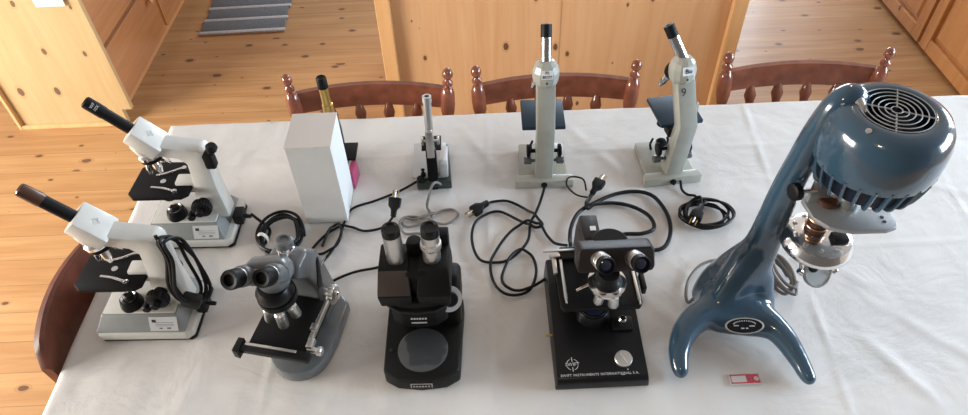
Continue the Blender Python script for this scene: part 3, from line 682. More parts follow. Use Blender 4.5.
# ------------------------------------------------------------------ cream monocular microscopes (seen from the back)
def cream_scope(loc, rz, label, swing=0, td=(0, .45, .89), note='PS\nBC77', nine=False, lean=0):
    r = thing('student_microscope', label, 'microscope', loc, rz, 'cream grey student microscopes with chrome tubes')
    bm = B(); prism(bm, [(-.058, -.05), (.058, -.05), (.054, .07), (-.054, .07)], 'z', 0, .018, .003); prism(bm, [(-.069, -.072), (.069, -.072), (.066, -.048), (-.066, -.048)], 'z', 0, .024, .003); bs = fin('base', bm, 'cream', r)
    bm = B(); lathe(bm, [(.0075, 0), (.0075, .004), (.004, .005), (.004, .010)], (0, -.071, .012), (0, -1, 0), 16); fin('cord_inlet', bm, 'rubber', bs)
    R = Matrix.Rotation(swing, 4, 'Z')
    bm = B(); t = B(); prism(t, [(-.062, .020), (-.022, .020), (-.020, .145), (.022, .235), (.024, .262), (-.010, .266), (-.016, .250), (-.055, .160)], 'x', -.0205, .0205, .0035)
    for v in t.verts: v.co.x += lean*(1-((v.co.z-.15)/.13)**2)
    merge(bm, t, R); arm = fin('arm', bm, 'cream', r)
    bm = B(); t = B(); lathe(t, [(.012, -.012), (.021, -.006), (.0275, .004), (.0295, .014), (.0295, .028), (.025, .042), (.017, .050), (.012, .052)], (0, .004, .252), (0, .12, 1), 12); merge(bm, t, R); hd = fin('head', bm, 'cream', r, ang=12)
    td = V(td).normalized(); p0 = R @ V((0, .010, .294))
    bm = B(); cyl(bm, p0, p0+td*.058, .0122, .0115, 28); tu = fin('eyepiece_tube', bm, 'chrome', r)
    bm = B(); lathe(bm, [(.0120, 0), (.0120, .024), (.0112, .027), (.006, .027), (.005, .025), (0, .025)], p0+td*.056, td, 28); fin('eyepiece', bm, 'blackm', r)
    # sticker on the sloped facet of the head
    bm = B(); t = B(); box(t, (0, -.0235, .288), (.025, .0012, .018), 0, Matrix.Rotation(-.42, 4, 'X')); merge(bm, t, R); sk = fin('sticker', bm, 'paper', hd, smooth=False)
    q = R @ V((0, -.0247, .2885)); n = R @ V((0, -.913, .408)); u = R @ V((0, .408, .913))
    text('sticker_writing', note, .0090 if '\n' in note else .014, 'ink', sk, basis(R @ V((1, 0, 0)), u, n, q))
    bm = B(); t = B(); lathe(t, [(.0025, 0), (.0025, .0012), (0, .0015)], (0, -.0255, .268), (0, -1, 0), 12); merge(bm, t, R); fin('screw', bm, 'ink', hd)
    if nine:
        n = R @ V((0, -.918, .397)); u = R @ V((0, .397, .918)); q = R @ V((-.009+lean*.5, -.0244, .234))+n*.0012
        text('number', '9', .026, 'ink', arm, basis(R @ V((1, 0, 0)), u, n, q))
        bm = B(); t = B(); box(t, (.0205+lean, -.032, .190), (.0008, .009, .034)); merge(bm, t, R); fin('name_strip', bm, 'steel', arm, smooth=False)
    # nosepiece and objectives hanging over the stage
    no = R @ V((0, .036, .250))
    bm = B(); t = B(); lathe(t, [(.022, 0), (.024, .006), (.024, .014), (.015, .022)], (0, .034, .256), (0, .25, -1), 24); merge(bm, t, R); fin('nosepiece', bm, 'blackm', r)
    for k, (L, rr) in enumerate(((.048, .0075), (.036, .0085), (.04, .0078))):
        a = 2*PI*k/3+.9; q = V((math.cos(a)*.012, math.sin(a)*.012+.042, .236)); dd = V((math.cos(a)*.4, math.sin(a)*.4+.15, -1))
        objective(r, R @ q, R @ dd, L, rr)
    # stage
    sx_ = lean*1.6
    bm = B(); t = B(); box(t, (sx_, .046, .128), (.100, .104, .010), .002); merge(bm, t, R); st = fin('stage', bm, 'navy', r)
    bm = B(); t = B(); box(t, (0, -.008, .117), (.030, .03, .02), .002); merge(bm, t, R); fin('stage_bracket', bm, 'blackm', st)
    # focusing knobs, mirror
    for s in (-1, 1):
        bm = B(); t = B(); cyl(t, (s*.016, -.030, .082), (s*.034, -.030, .082), .0045, seg=16); knob(t, (s*.036, -.030, .082), (s, 0, 0), .0155, .009, 36); merge(bm, t, R); fin('coarse_focus_knob', bm, 'blackm', r)
        bm = B(); t = B(); cyl(t, (s*.016, -.034, .056), (s*.034, -.034, .056), .004, seg=16); knob(t, (s*.038, -.034, .056), (s, 0, 0), .0095, .018, 24); merge(bm, t, R); fin('fine_focus_knob', bm, 'grey_d', r)
    bm = B(); lathe(bm, [(.013, 0), (.0145, .002), (.0145, .005), (.012, .006), (0, .0045)], (-.004, .030, .042), (-.15, -.3, .9), 28); fin('mirror', bm, 'chrome', r)
    bm = B(); tube(bm, [(-.022, .040, .018), (-.026, .040, .035), (-.022, .040, .052)], .003, 8); tube(bm, [(.014, .040, .018), (.018, .040, .035), (.014, .040, .052)], .003, 8); fin('mirror_fork', bm, 'blackm', r)
    bm = B(); cyl(bm, (-.004, .04, .095), (-.004, .04, .122), .015, .012); fin('diaphragm', bm, 'blackm', r)
    return r
cream_scope((.145, 1.234, T), math.radians(-1), 'cream grey student microscope standing upright at the centre of the far row, plain arm', note='PS\nBC77')
cream_scope((.440, 1.228, T), math.radians(5), 'cream grey student microscope marked 9 on its arm, tube leaning left', swing=math.radians(3), td=(-.40, .42, .80), note='Bo', nine=True, lean=.014)

# ------------------------------------------------------------------ small antique microscope
r = thing('antique_microscope', 'small silver and black antique microscope between the white box and the cream microscopes', 'microscope', (-.117, 1.232, T), math.radians(1))
bm = B(); prism(bm, [(-.040, -.06), (.042, -.06), (.036, .078), (-.046, .078)], 'z', 0, .024, .003); fin('base', bm, 'green', r)
bm = B(); box(bm, (-.010, .016, .0265), (.078, .124, .006), .002); fin('base_plate', bm, 'label', r)
bm = B(); prism(bm, [(-.048, .026), (.06, .026), (.05, .040), (-.03, .066), (-.045, .066)], 'x', .015, .035, .003); fin('transformer_cover', bm, 'label', r)
bm = B(); prism(bm, [(-.062, .0), (-.034, .0), (-.03, .04), (-.022, .10), (-.040, .105), (-.052, .04)], 'x', -.013, .011, .003); fin('arm', bm, 'blackm', r)
bm = B(); box(bm, (-.001, -.031, .122), (.017, .026, .070), .002, Matrix.Rotation(-.12, 4, 'X')); fin('tube_sleeve', bm, 'silver', r)
bm = B(); lathe(bm, [(.008, 0), (.009, .01), (.009, .055), (.0090, .056), (.0090, .096), (.0104, .098), (.0104, .112), (.0056, .112), (.005, .098), (0, .098)], (-.001, -.026, .128), (.02, .12, 1), 24); fin('eyepiece_tube', bm, 'silver', r)
for s in (-1, 1):
    bm = B(); cyl(bm, (0, -.032, .128), (s*.016, -.032, .128), .003, seg=12); knob(bm, (s*.018, -.032, .128), (s, 0, 0), .0095, .006, 24); fin('focus_knob', bm, 'steel', r)
bm = B(); box(bm, (-.001, .01, .085), (.046, .05, .004), .001); fin('stage', bm, 'blackm', r)
bm = B(); cyl(bm, (-.001, .006, .13), (-.001, .008, .094), .005, .003); fin('objective', bm, 'silver', r)
bm = B(); lathe(bm, [(.006, 0), (.006, .008), (.003, .010), (.003, .018), (.005, .020), (0, .024)], (-.024, -.040, .028), (0, 0, 1), 14); lathe(bm, [(.009, 0), (.009, .006), (0, .008)], (-.030, -.052, .027), (0, 0, 1), 14); fin('lamp_switch', bm, 'blackm', r)

# ------------------------------------------------------------------ white box, brass microscope, pink case
r = thing('cardboard_box', 'tall plain white cardboard box standing on the cloth', 'box', (-.357, 1.132, T), math.radians(0))
bm = B(); box(bm, (0, 0, .1145), (.094, .112, .225), .0012); fin('carton', bm, 'card', r, smooth=False)
bm = B(); box(bm, (0, 0, .2282), (.0965, .1125, .0022), .0008); fin('lid', bm, 'card_lit', r, smooth=False)
bm = B(); box(bm, (0, -.0568, .2265), (.030, .0018, .003)); fin('tuck_slot', bm, 'card', r, smooth=False)
r = thing('brass_microscope', 'antique brass microscope with black eyepiece hidden behind the white box', 'microscope', (-.347, 1.268, T))
bm = B(); prism(bm, [(-.045, -.04), (-.02, -.04), (-.02, .015), (.0, .015), (.0, -.04), (.018, -.04), (.015, .045), (-.04, .045)], 'z', 0, .015, .004); fin('horseshoe_base', bm, 'black', r)
bm = B(); tube(bm, [(0, .032, .012), (0, .038, .07), (0, .034, .11), (0, .01, .14)], .010, 14); fin('pillar', bm, 'black', r)
bm = B(); box(bm, (.0, -.016, .060), (.096, .060, .006), .001); fin('stage', bm, 'blackm', r)
bm = B(); lathe(bm, [(.005, 0), (.008, .02), (.0125, .03), (.0125, .088), (.0105, .09), (.0105, .135)], (0, 0, .100), (-.02, .05, 1), 28); fin('body_tube', bm, 'brass', r)
bm = B(); lathe(bm, [(.0118, 0), (.0118, .024), (.010, .027), (.007, .026), (0, .024)], V((0, 0, .100))+V((-.02, .05, 1)).normalized()*.133, (-.02, .05, 1), 28); fin('eyepiece', bm, 'blackm', r)
bm = B(); prism(bm, [(-.026, 0), (.026, 0), (.023, .050), (-.023, .050)], 'y', -.007, .007, .003); tag(fin('slide_case', bm, 'pink', loc=(-.308, 1.210, T), rot=(0, 0, 1.45)), 'small pink case standing just behind the white box', 'case')

# ------------------------------------------------------------------ grey binocular microscope
r = thing('binocular_microscope', 'slate grey binocular microscope with chrome objectives and a black square stage', 'microscope', (-.352, .761, T), math.radians(-13))
pl = [(-.060, .085)] + [(-.060+.0, .0)] + [(-.058*math.cos(a), -.030-.062*math.sin(a)) for a in [PI*i/12 for i in range(13)]] + [(.060, .0), (.056, .085), (.035, .10), (-.035, .10)]
bm = B(); prism(bm, pl, 'z', 0, .030, .006); bs = fin('base', bm, 'grey', r, ang=40)
bm = B(); lathe(bm, [(.030, 0), (.030, .004), (.026, .006), (0, .006)], (0, -.035, .029), (0, 0, 1), 36); fin('field_lens', bm, 'frost', bs)
bm = B(); lathe(bm, [(.034, 0), (.034, .003), (.0305, .004), (.0305, 0)], (0, -.035, .029), (0, 0, 1), 36, closed=True); fin('lens_ring', bm, 'grey_d', bs)
bm = B(); prism(bm, [(.02, .028), (.098, .028), (.096, .08), (.084, .15), (.070, .205), (.040, .238), (.004, .238), (-.012, .215), (.020, .180), (.036, .12), (.030, .07)], 'x', -.033, .033, .009, seg=3); arm = fin('arm', bm, 'grey', r, ang=40)
bm = B(); t = B(); prism(t, [(-.010, -.032), (.010, -.032), (.006, .030), (0, .036), (-.005, .02)], 'z', 0, .0012, .0004); merge(bm, t, basis((0, -.95, .3), (0, .3, .95), (1, 0, 0), (.0332, .050, .160))); fin('recess_panel', bm, 'blackm', arm)
bm = B(); [box(bm, (.0336, .066+.0045*k, .165), (.0005, .0028, .004)) for k in range(5)]; fin('maker_mark', bm, 'label', arm, smooth=False)
# head, turned a little against the base
HR = Matrix.Translation((-.012, -.010, .022)) @ Matrix.Rotation(math.radians(15), 4, 'Z')
def fh(name, bm, m, parent, **k):
    bm.transform(HR); return fin(name, bm, m, parent, **k)
bm = B(); lathe(bm, [(.024, -.012), (.029, 0), (.030, .015), (.030, .028), (.026, .038), (.016, .045), (0, .048)], (0, -.008, .196), (0, -.12, 1), 36); hd = fh('head', bm, 'grey', r)
bm = B(); prism(bm, [(-.040, -.012), (-.040, .008), (-.028, .022), (.028, .022), (.040, .008), (.040, -.012), (.026, -.022), (-.026, -.022)], 'y', -.040, -.002, .006, Matrix.Translation((0, 0, .220))@Matrix.Rotation(-.55, 4, 'X')); fh('prism_housing', bm, 'grey', hd, ang=40)
ed = V((-.26, -.66, .60)).normalized()
for s in (-1, 1):
    o = V((s*.0255-.004, -.024, .232))
    bm = B(); lathe(bm, [(.0185, 0), (.0185, .026), (.0165, .029)], o, ed, 30); ey = fh('eyepiece_tube', bm, 'grey', r)
    bm = B(); lathe(bm, [(.0160, .027), (.0160, .032)], o, ed, 30); fh('dioptre_ring', bm, 'silver', ey)
    bm = B(); lathe(bm, [(.0158, .032), (.0166, .035), (.0166, .056), (.0150, .059), (.0100, .058), (.0085, .052), (0, .052)], o, ed, 30); fh('eyecup', bm, 'blackm', ey)
bm = B(); lathe(bm, [(.015, 0), (.015, .014), (.0138, .015), (.0138, .018), (.015, .019), (.015, .024)], (.020, .030, .214), (.05, .12, 1), 30); ph = fh('camera_port', bm, 'chrome', r)
bm = B(); lathe(bm, [(.0158, .022), (.0162, .025), (.0162, .033), (.013, .036), (.010, .036), (.009, .032), (0, .032)], (.020, .030, .214), (.05, .12, 1), 30); fh('port_cap', bm, 'grey', ph)
# nosepiece
nd = V((0, .10, -1)).normalized(); no = V((-.010, -.028, .203))
bm = B(); lathe(bm, [(.026, -.01), (.0335, .002), (.0335, .009), (.030, .010), (.030, .013), (.0345, .014), (.0345, .026), (.028, .030), (.012, .033)], no, nd, 40); fin('nosepiece', bm, 'black', r)
for aa, L in ((-.72, .044), (.28, .046), (1.25, .036), (3.1, .03)):
    q = V((math.sin(aa), -math.cos(aa), 0)); q = (q - nd*q.dot(nd)).normalized()
    objective(r, no+nd*.026+q*.021, nd+q*.20, L+.006, .0098, 'silver', blunt=True)
# stage
bm = B(); box(bm, (-.004, -.035, .100), (.114, .128, .010), .002); st = fin('stage', bm, 'blackm', r)
bm = B(); box(bm, (.0, .010, .085), (.06, .05, .03), .003); fin('stage_bracket', bm, 'black', st)
bm = B(); box(bm, (-.006, -.096, .108), (.136, .018, .012), .002); prism(bm, [(-.078, -.110), (-.066, -.112), (-.066, -.082), (-.078, -.082)], 'z', .094, .116, .001); fin('slide_holder_bar', bm, 'black', st)
bm = B(); box(bm, (-.012, -.092, .1150), (.096, .005, .0025), .0005); fin('horizontal_scale', bm, 'silver', st)
bm = B(); box(bm, (.050, -.020, .110), (.008, .088, .010), .001); box(bm, (.050, -.038, .117), (.014, .014, .006), .001); fin('vertical_scale', bm, 'steel', st)
bm = B(); cyl(bm, (.050, -.078, .106), (.078, -.078, .106), .0055, seg=20); knob(bm, (.072, -.078, .106), (1, 0, 0), .0085, .010, 24); box(bm, (.054, -.070, .112), (.012, .02, .012), .002); fin('stage_drive_knob', bm, 'silver', st)
bm = B(); cyl(bm, (.0, -.035, .062), (.0, -.035, .094), .020, .022, 28); fin('condenser', bm, 'black', r)
for s in (-1, 1):
    bm = B(); cyl(bm, (s*.028, .052, .095), (s*.040, .052, .095), .010); knob(bm, (s*.047, .052, .095), (s, 0, 0), .0195, .014, 48); k1 = fin('focus_knob', bm, 'silver', r)
    bm = B(); cyl(bm, (s*.054, .052, .095), (s*.060, .052, .095), .009, bev=.002); fin('fine_focus_knob', bm, 'chrome', k1)

# ------------------------------------------------------------------ black stereo microscope
r = thing('stereo_microscope', 'black stereo microscope with two tall chrome eyepiece tubes and a round glass stage plate', 'microscope', (-.124, .757, T), math.radians(-1))
bm = B(); prism(bm, [(-.070, -.095), (-.045, -.110), (0, -.115), (.045, -.110), (.070, -.095), (.076, .06), (.060, .10), (-.060, .10), (-.072, .06)], 'z', 0, .040, .005); bs = fin('base', bm, 'crinkle', r, ang=40)
bm = B(); lathe(bm, [(.047, 0), (.047, .0025), (.044, .0035), (0, .0035)], (.001, -.052, .0395), (0, 0, 1), 56); gl = fin('stage_plate', bm, 'frost', bs)
bm = B(); box(bm, (.0, -.1150, .021), (.040, .002, .013), .0005); np_ = fin('name_plate', bm, 'steel', bs)
bm = B(); box(bm, (.0, -.1162, .021), (.036, .0008, .0095)); fin('plate_field', bm, 'blackm', np_, smooth=False)
bm = B(); [box(bm, (-.0135+.0054*k, -.1168, .021), (.0036, .0005, .0042 if k % 2 else .0034)) for k in range(6)]; fin('plate_print', bm, 'steel', np_, smooth=False)
bm = B(); lathe(bm, [(.003, 0), (.003, .004), (0, .005)], (-.058, -.052, .040), (0, 0, 1), 12); fin('clip_socket', bm, 'ink', bs)
# column, lower pod, head
bm = B(); prism(bm, [(.012, .030), (.098, .030), (.096, .16), (.075, .20), (.03, .20), (.018, .12)], 'x', -.046, .058, .008, seg=3); prism(bm, [(.0, .038), (.098, .038), (.098, .11), (.080, .135), (.040, .140), (.012, .125)], 'x', .03, .073, .010, seg=3); colm = fin('column', bm, 'crinkle', r, ang=40)
bm = B(); prism(bm, [(-.050, -.020), (-.030, -.034), (0, -.038), (.030, -.034), (.050, -.020), (.052, .04), (-.052, .04)], 'z', .090, .168, .004); pod = fin('magnification_pod', bm, 'crinkle', r, ang=40)
bm = B(); prism(bm, [(-.056, -.026), (-.032, -.041), (0, -.045), (.032, -.041), (.056, -.026), (.056, .02), (-.056, .02)], 'z', .142, .148, .002); fin('pod_rim', bm, 'black', pod, ang=40)
bm = B(); [box(bm, (-.0125+.005*k, -.0386, .122), (.0034, .0008, .0050 if k % 2 else .0042)) for k in range(6)]; fin('pod_print', bm, 'label', pod, smooth=False)
bm = B(); box(bm, (0, -.0388, .110), (.028, .001, .003)); fin('index_line', bm, 'label', pod, smooth=False)
bm = B()
for s in (-1, 1):
    frust(bm, .163, (s*.034-.028, -.040, s*.034+.026, .045), .194, (s*.034-.031, -.044, s*.034+.029, .045), .003)
    frust(bm, .192, (s*.034-.031, -.044, s*.034+.029, .045), .234, (s*.034-.027, -.014, s*.034+.025, .045), .003)
box(bm, (0, .012, .200), (.03, .07, .06), .004); hd = fin('head', bm, 'crinkle', r, ang=40)
bm = B(); frust(bm, .1955, (-.0630, -.0428, -.0075, -.036), .2315, (-.0595, -.0172, -.0105, -.010), .0008); fin('worn_cover', bm, 'worn', hd, ang=40)
bm = B(); lathe(bm, [(.014, 0), (.015, .02), (.012, .028), (0, .029)], (.0, .030, .228), (0, .1, 1), 24); lathe(bm, [(.0022, 0), (0, .001)], (.0, .0165, .242), (0, -1, .3), 10); fin('centre_stud', bm, 'blackm', hd)
for s, knr in ((-1, 0), (1, 1)):
    o = V((s*.0310-.0005, .010, .230)); d = V((s*.02, .05, 1))
    bm = B()
    if knr: lathe(bm, [(.0155, 0), (.0155, .028), (.0152, .030), (.0178, .031), (.0178, .042), (.0152, .043), (.0158, .046), (.0158, .064)], o, d, 30)
    else: lathe(bm, [(.0160, 0), (.0160, .064)], o, d, 36)
    tu = fin('eyepiece_tube', bm, 'silver', r)
    if knr:
        bm = B(); lathe(bm, [(.0180, .031), (.0186, .032), (.0186, .041), (.0180, .042)], o, d, 60, .06, 1); fin('dioptre_ring', bm, 'steel', tu)
    bm = B(); lathe(bm, [(.0160, .062), (.0158, .066), (.0156, .076), (.0145, .079), (.0120, .079), (.0105, .076), (0, .075)], o, d, 32); fin('eyecup', bm, 'black', tu)
bm = B(); box(bm, (.044, .050, .232), (.030, .022, .052), .003); fin('lamp_bracket', bm, 'blackm', r)
# focus dial on the right
dd = V((.30, -.62, .66)); o = V((.053, .000, .128))
bm = B(); lathe(bm, [(.022, 0), (.024, .002), (.024, .006), (.014, .007), (.014, .006)], o, dd, 36); dl = fin('focus_dial', bm, 'label', r)
bm = B(); lathe(bm, [(.0145, .004), (.0145, .014), (.012, .017), (0, .018)], o, dd, 30, .03, 1); fin('focus_knob', bm, 'blackm', dl)
bm = B(); knob(bm, (-.060, .055, .12), (-1, 0, 0), .02, .02, 40); fin('focus_knob', bm, 'blackm', r)

# ------------------------------------------------------------------ black binocular microscope with square base
r = thing('binocular_microscope', 'large black binocular microscope with a square sloping base and printed emblem', 'microscope', (.200, .764, T), math.radians(.5))
wedge = [(-.130, 0), (-.130, .022), (-.122, .030), (.07, .062), (.130, .062), (.138, .05), (.138, 0)]
bm = B(); t = B(); prism(t, wedge, 'x', -.5, .5, 0)
for v in t.verts:
    w = .0865 + (-.003 if v.co.z > .02 else 0); v.co.x = v.co.x*(2*w - .03*max(0, v.co.y+.12)) + .003
bmesh.ops.bevel(t, geom=t.edges[:], offset=.003, segments=2, profile=.5, affect='EDGES'); merge(bm, t); bs = fin('base', bm, 'black', r, ang=40)
slope = math.atan2(.032, .192); un = V((0, math.cos(slope), math.sin(slope))); nnm = V((0, -math.sin(slope), math.cos(slope)))
def onb(x, y): return V((x, y, .030+(y+.122)*math.tan(slope))) + nnm*.0006
text('base_lettering', 'SWIFT INSTRUMENTS INTERNATIONAL S.A.', .0066, 'wink', bs, basis((1, 0, 0), un, nnm, onb(-.002, -.1185)), space=1.12)
em = text('emblem_lettering', 'SWIFT', .0092, 'wink', bs, basis((1, 0, 0), un, nnm, onb(-.050, -.098)))
bm = B()
for k in range(4):
    a0 = PI/2*k+.35; pts = [onb(-.050, -.098) + V((1, 0, 0))*(.0105*math.cos(a)) + un*(.0105*math.sin(a)) for a in [a0+.87*i/6 for i in range(7)]]; tube(bm, pts, .0005, 5, 1)
for sg in (1, -1): tube(bm, [onb(-.050, -.098)+un*(.0055*sg), onb(-.050, -.098)+un*(.0135*sg)], .0006, 5, 1)
fin('emblem_ring', bm, 'wink', bs)
bm = B(); lathe(bm, [(.0160, 0), (.0160, .006), (.0150, .0075), (0, .0075)], onb(.044, -.093), nnm, 40); kb = fin('lamp_dial', bm, 'silver', bs)
bm = B(); t = B(); box(t, (0, 0, .0082), (.0022, .026, .0012), 0, Matrix.Rotation(.45, 4, 'Z')); merge(bm, t, basis((1, 0, 0), un, nnm, onb(.044, -.093))); fin('dial_pointer', bm, 'chrome', kb, smooth=False)
bm = B(); lathe(bm, [(.0012, 0), (0, .0004)], onb(.050, -.1115), nnm, 10); box(bm, onb(.040, -.121), (.007, .0008, .0008)); fin('dial_mark', bm, 'wink', bs)
bm = B(); cyl(bm, (-.070, -.03, .03), (-.092, -.03, .03), .0022, seg=12); fin('side_pin', bm, 'brass', bs)
bm = B(); lathe(bm, [(.034, 0), (.032, .006), (.030, .02), (.0285, .022), (.024, .023)], (.0, .004, .046), (0, 0, 1), 36); il = fin('illuminator', bm, 'black', r)
bm = B(); lathe(bm, [(.024, .022), (.022, .027), (0, .031)], (.0, .004, .046), (0, 0, 1), 30); fin('illuminator_lens', bm, 'lensdk', il)
bm = B(); lathe(bm, [(.0255, .022), (.0255, .0265), (.0235, .0265), (.0235, .022)], (.0, .004, .046), (0, 0, 1), 36, closed=True); fin('lens_ring', bm, 'chrome', il)
bm = B(); t = B(); box(t, (0, 0, .004), (.038, .028, .010), .002); merge(bm, t, basis((1, 0, 0), un, nnm, onb(.052, -.025))); fb = fin('filter_mount', bm, 'black', bs)
bm = B(); lathe(bm, [(.004, .008), (.004, .016), (.0075, .018), (.0075, .027), (.005, .030), (0, .030)], onb(.050, -.025), nnm, 20); fin('filter_knob', bm, 'chrome', fb)
# arm at the back, stage, head
bm = B(); prism(bm, [(.060, .055), (.112, .055), (.116, .13), (.108, .19), (.088, .236), (.030, .238), (.012, .218), (.050, .20), (.062, .15)], 'x', -.028, .004, .004); arm = fin('arm', bm, 'brownblk', r, ang=40)
bm = B(); box(bm, (-.008, .052, .2382), (.010, .010, .0020), .0003, Matrix.Rotation(-.03, 4, 'X')); fin('sticker', bm, 'paper', arm, smooth=False)
bm = B(); prism(bm, [(-.066, -.050), (.070, -.050), (.076, -.042), (.078, .066), (-.072, .066), (-.070, -.042)], 'z', .130, .141, .002); st = fin('stage', bm, 'blackm', r)
bm = B(); box(bm, (-.01, .075, .138), (.10, .03, .02), .003); fin('stage_block', bm, 'black', st)
bm = B(); box(bm, (-.060, .014, .144), (.0055, .092, .005), .001); lathe(bm, [(.002, 0), (.002, .008), (0, .009)], (-.060, -.032, .144), (0, -1, 0), 8); fin('slide_rail', bm, 'silver', st)
bm = B(); box(bm, (-.072, .050, .143), (.008, .044, .006), .001); box(bm, (-.070, .068, .146), (.02, .008, .008), .001); fin('vernier_scale', bm, 'steel', st)
bm = B(); box(bm, (-.058, .078, .150), (.066, .005, .004), .001); fin('cross_scale', bm, 'silver', st)
bm = B(); box(bm, (.070, .0, .144), (.0055, .080, .005), .001); lathe(bm, [(.002, 0), (.002, .008), (0, .009)], (.070, -.040, .144), (0, -1, 0), 8); fin('slide_rail', bm, 'silver', st)
bm = B(); box(bm, (.084, .004, .138), (.008, .04, .02), .002); fin('stage_handle', bm, 'black', st)
for s in (-1, 1):
    bm = B(); cyl(bm, (s*.02, .082, .09), (s*.052, .082, .09), .009); knob(bm, (s*.058, .082, .09), (s, 0, 0), .021, .018, 48); fin('focus_knob', bm, 'blackm', r)
bm = B(); lathe(bm, [(.019, 0), (.022, .010), (.022, .030), (.016, .036)], (-.006, -.004, .092), (0, 0, 1), 30); fin('condenser', bm, 'black', r)
nd = V((0, .10, -1)).normalized(); no = V((.008, -.034, .203))
bm = B(); lathe(bm, [(.018, -.02), (.022, 0), (.0255, .003), (.0255, .007), (.024, .009)], no, nd, 36); fin('nosepiece', bm, 'blackm', r)
bm = B(); lathe(bm, [(.026, .006), (.0335, .009), (.0335, .014), (.020, .020)], no, nd, 36); fin('turret', bm, 'chrome', r)
for aa, L, rr in ((-.62, .036, .0082), (.42, .044, .0092), (2.3, .034, .008), (3.7, .034, .008)):
    q = V((math.sin(aa), -math.cos(aa), 0)); q = (q-nd*q.dot(nd)).normalized(); objective(r, no+nd*.013+q*.020, nd+q*.22, L*.85, rr*1.05, 'silver', blunt=True)
bm = B(); tube(bm, [(-.018, -.032, .190), (-.046, -.042, .184)], .0024, 10, 1); fin('turret_lever', bm, 'chrome', r)
bm = B(); lathe(bm, [(.022, -.05), (.030, 0), (.032, .006), (.032, .016), (.028, .020)], (.014, .006, .236), (0, 0, 1), 36); fin('head_mount', bm, 'blackm', r)
tilt = Matrix.Translation((.018, -.014, .242)) @ Matrix.Rotation(-.46, 4, 'X')
bm = B(); prism(bm, [(-.062, -.024), (-.066, -.016), (-.064, .018), (-.058, .022), (.058, .022), (.064, .018), (.066, -.016), (.062, -.024)], 'y', -.020, .020, .004, tilt); hd = fin('head', bm, 'brownblk', r, ang=40)
ed = (tilt.to_3x3() @ V((.12, -1, .12))).normalized()
for s in (-1, 1):
    o = tilt @ V((s*.0285, -.018, .002))
    bm = B(); lathe(bm, [(.0150, 0), (.0150, .016), (.0143, .017), (.0153, .018), (.0153, .025), (.0143, .026), (.0143, .030)], o, ed, 36); tu = fin('eyepiece_tube', bm, 'silver', r)
    bm = B(); lathe(bm, [(.0145, .028), (.0151, .031), (.0151, .042), (.0143, .044), (.0125, .044), (.0118, .041), (.0115, .038)], o, ed, 36); ec = fin('eyecup', bm, 'rubber', tu)
    bm = B(); lathe(bm, [(.0120, .038), (.008, .0405), (0, .042)], o, ed, 30); fin('eye_lens', bm, 'lensdk', ec)

# ------------------------------------------------------------------ blue motor stand
r = thing('motor_stand', 'large glossy blue-grey motor stand with forked feet, round fan motor and chrome bowl', 'lab machine', (.49, .80, T))
O = V((.49, .80, .75))
def W(*p): return V(p) - O
bm = B()
def path(pts): blob_path(bm, [(*(V(p[:3])-O), p[3]) for p in pts])
path([(.349, .652, .770, .017), (.350, .680, .778, .020), (.362, .712, .788, .024), (.388, .742, .794, .028), (.430, .766, .796, .032), (.475, .775, .80, .034)])
path([(.576, .628, .769, .016), (.568, .660, .776, .019), (.556, .695, .784, .023), (.538, .728, .790, .026), (.512, .755, .794, .030), (.478, .775, .80, .034)])
path([(.440, .745, .788, .024), (.480, .735, .788, .022), (.520, .730, .786, .022)])
path([(.430, .790, .790, .026), (.448, .790, .81, .032), (.475, .800, .83, .036), (.500, .812, .87, .036), (.510, .820, .92, .032), (.514, .824, .97, .029), (.518, .830, 1.02, .027), (.522, .832, 1.07, .026), (.528, .832, 1.12, .0255), (.534, .832, 1.17, .025), (.540, .83, 1.21, .024), (.549, .830, 1.240, .023), (.564, .832, 1.250, .021), (.580, .832, 1.235, .019)])
path([(.432, .815, .780, .028), (.455, .835, .80, .032), (.485, .845, .83, .032), (.505, .835, .88, .030)])
path([(.450, .780, .815, .030), (.475, .800, .86, .032), (.495, .815, .90, .032)])
path([(.420, .775, .790, .024), (.450, .800, .80, .03), (.47, .83, .83, .032)])
path([(.535, .775, .786, .022), (.530, .790, .81, .024), (.520, .80, .85, .026)])
st = remesh_union('cast_stand', bm, 'blue', r, .0045, 32)
# nameplate, angled to the sloping front
nz = V((-.02, -.55, .83)).normalized(); nx = V((.995, -.03, .0)).normalized(); nx = (nx-nz*nx.dot(nz)).normalized(); ny = nz.cross(nx)
NP = W(.474, .716, .8130)
bm = B(); t = B(); lathe(t, [(.036, 0), (.036, .0022), (.033, .0026), (.033, .0016), (0, .0016)], (0, 0, 0), (0, 0, 1), 48)
for v in t.verts: v.co.y *= .42
merge(bm, t, basis(nx, ny, nz, NP)); npl = fin('name_plate', bm, 'silver', r)
bm = B(); t = B(); lathe(t, [(.0325, .0017), (.0325, .0021), (0, .0021)], (0, 0, 0), (0, 0, 1), 48)
for v in t.verts: v.co.y *= .40
merge(bm, t, basis(nx, ny, nz, NP)); fin('plate_field', bm, 'blackm', npl)
bm = B(); t = B()
for k in range(13):
    a = PI*.12 + PI*.76*k/12; box(t, (.0215*math.cos(a), .0215*.38*math.sin(a)+.001, .0024), (.0018, .0022, .0003))
box(t, (-.0155, .0005, .0024), (.009, .0018, .0003)); box(t, (.0135, -.0005, .0024), (.010, .002, .0003)); box(t, (-.004, -.0045, .0024), (.006, .0022, .0003)); box(t, (.004, -.0045, .0024), (.004, .0022, .0003))
merge(bm, t, basis(nx, ny, nz, NP)); fin('plate_print', bm, 'label', npl, smooth=False)
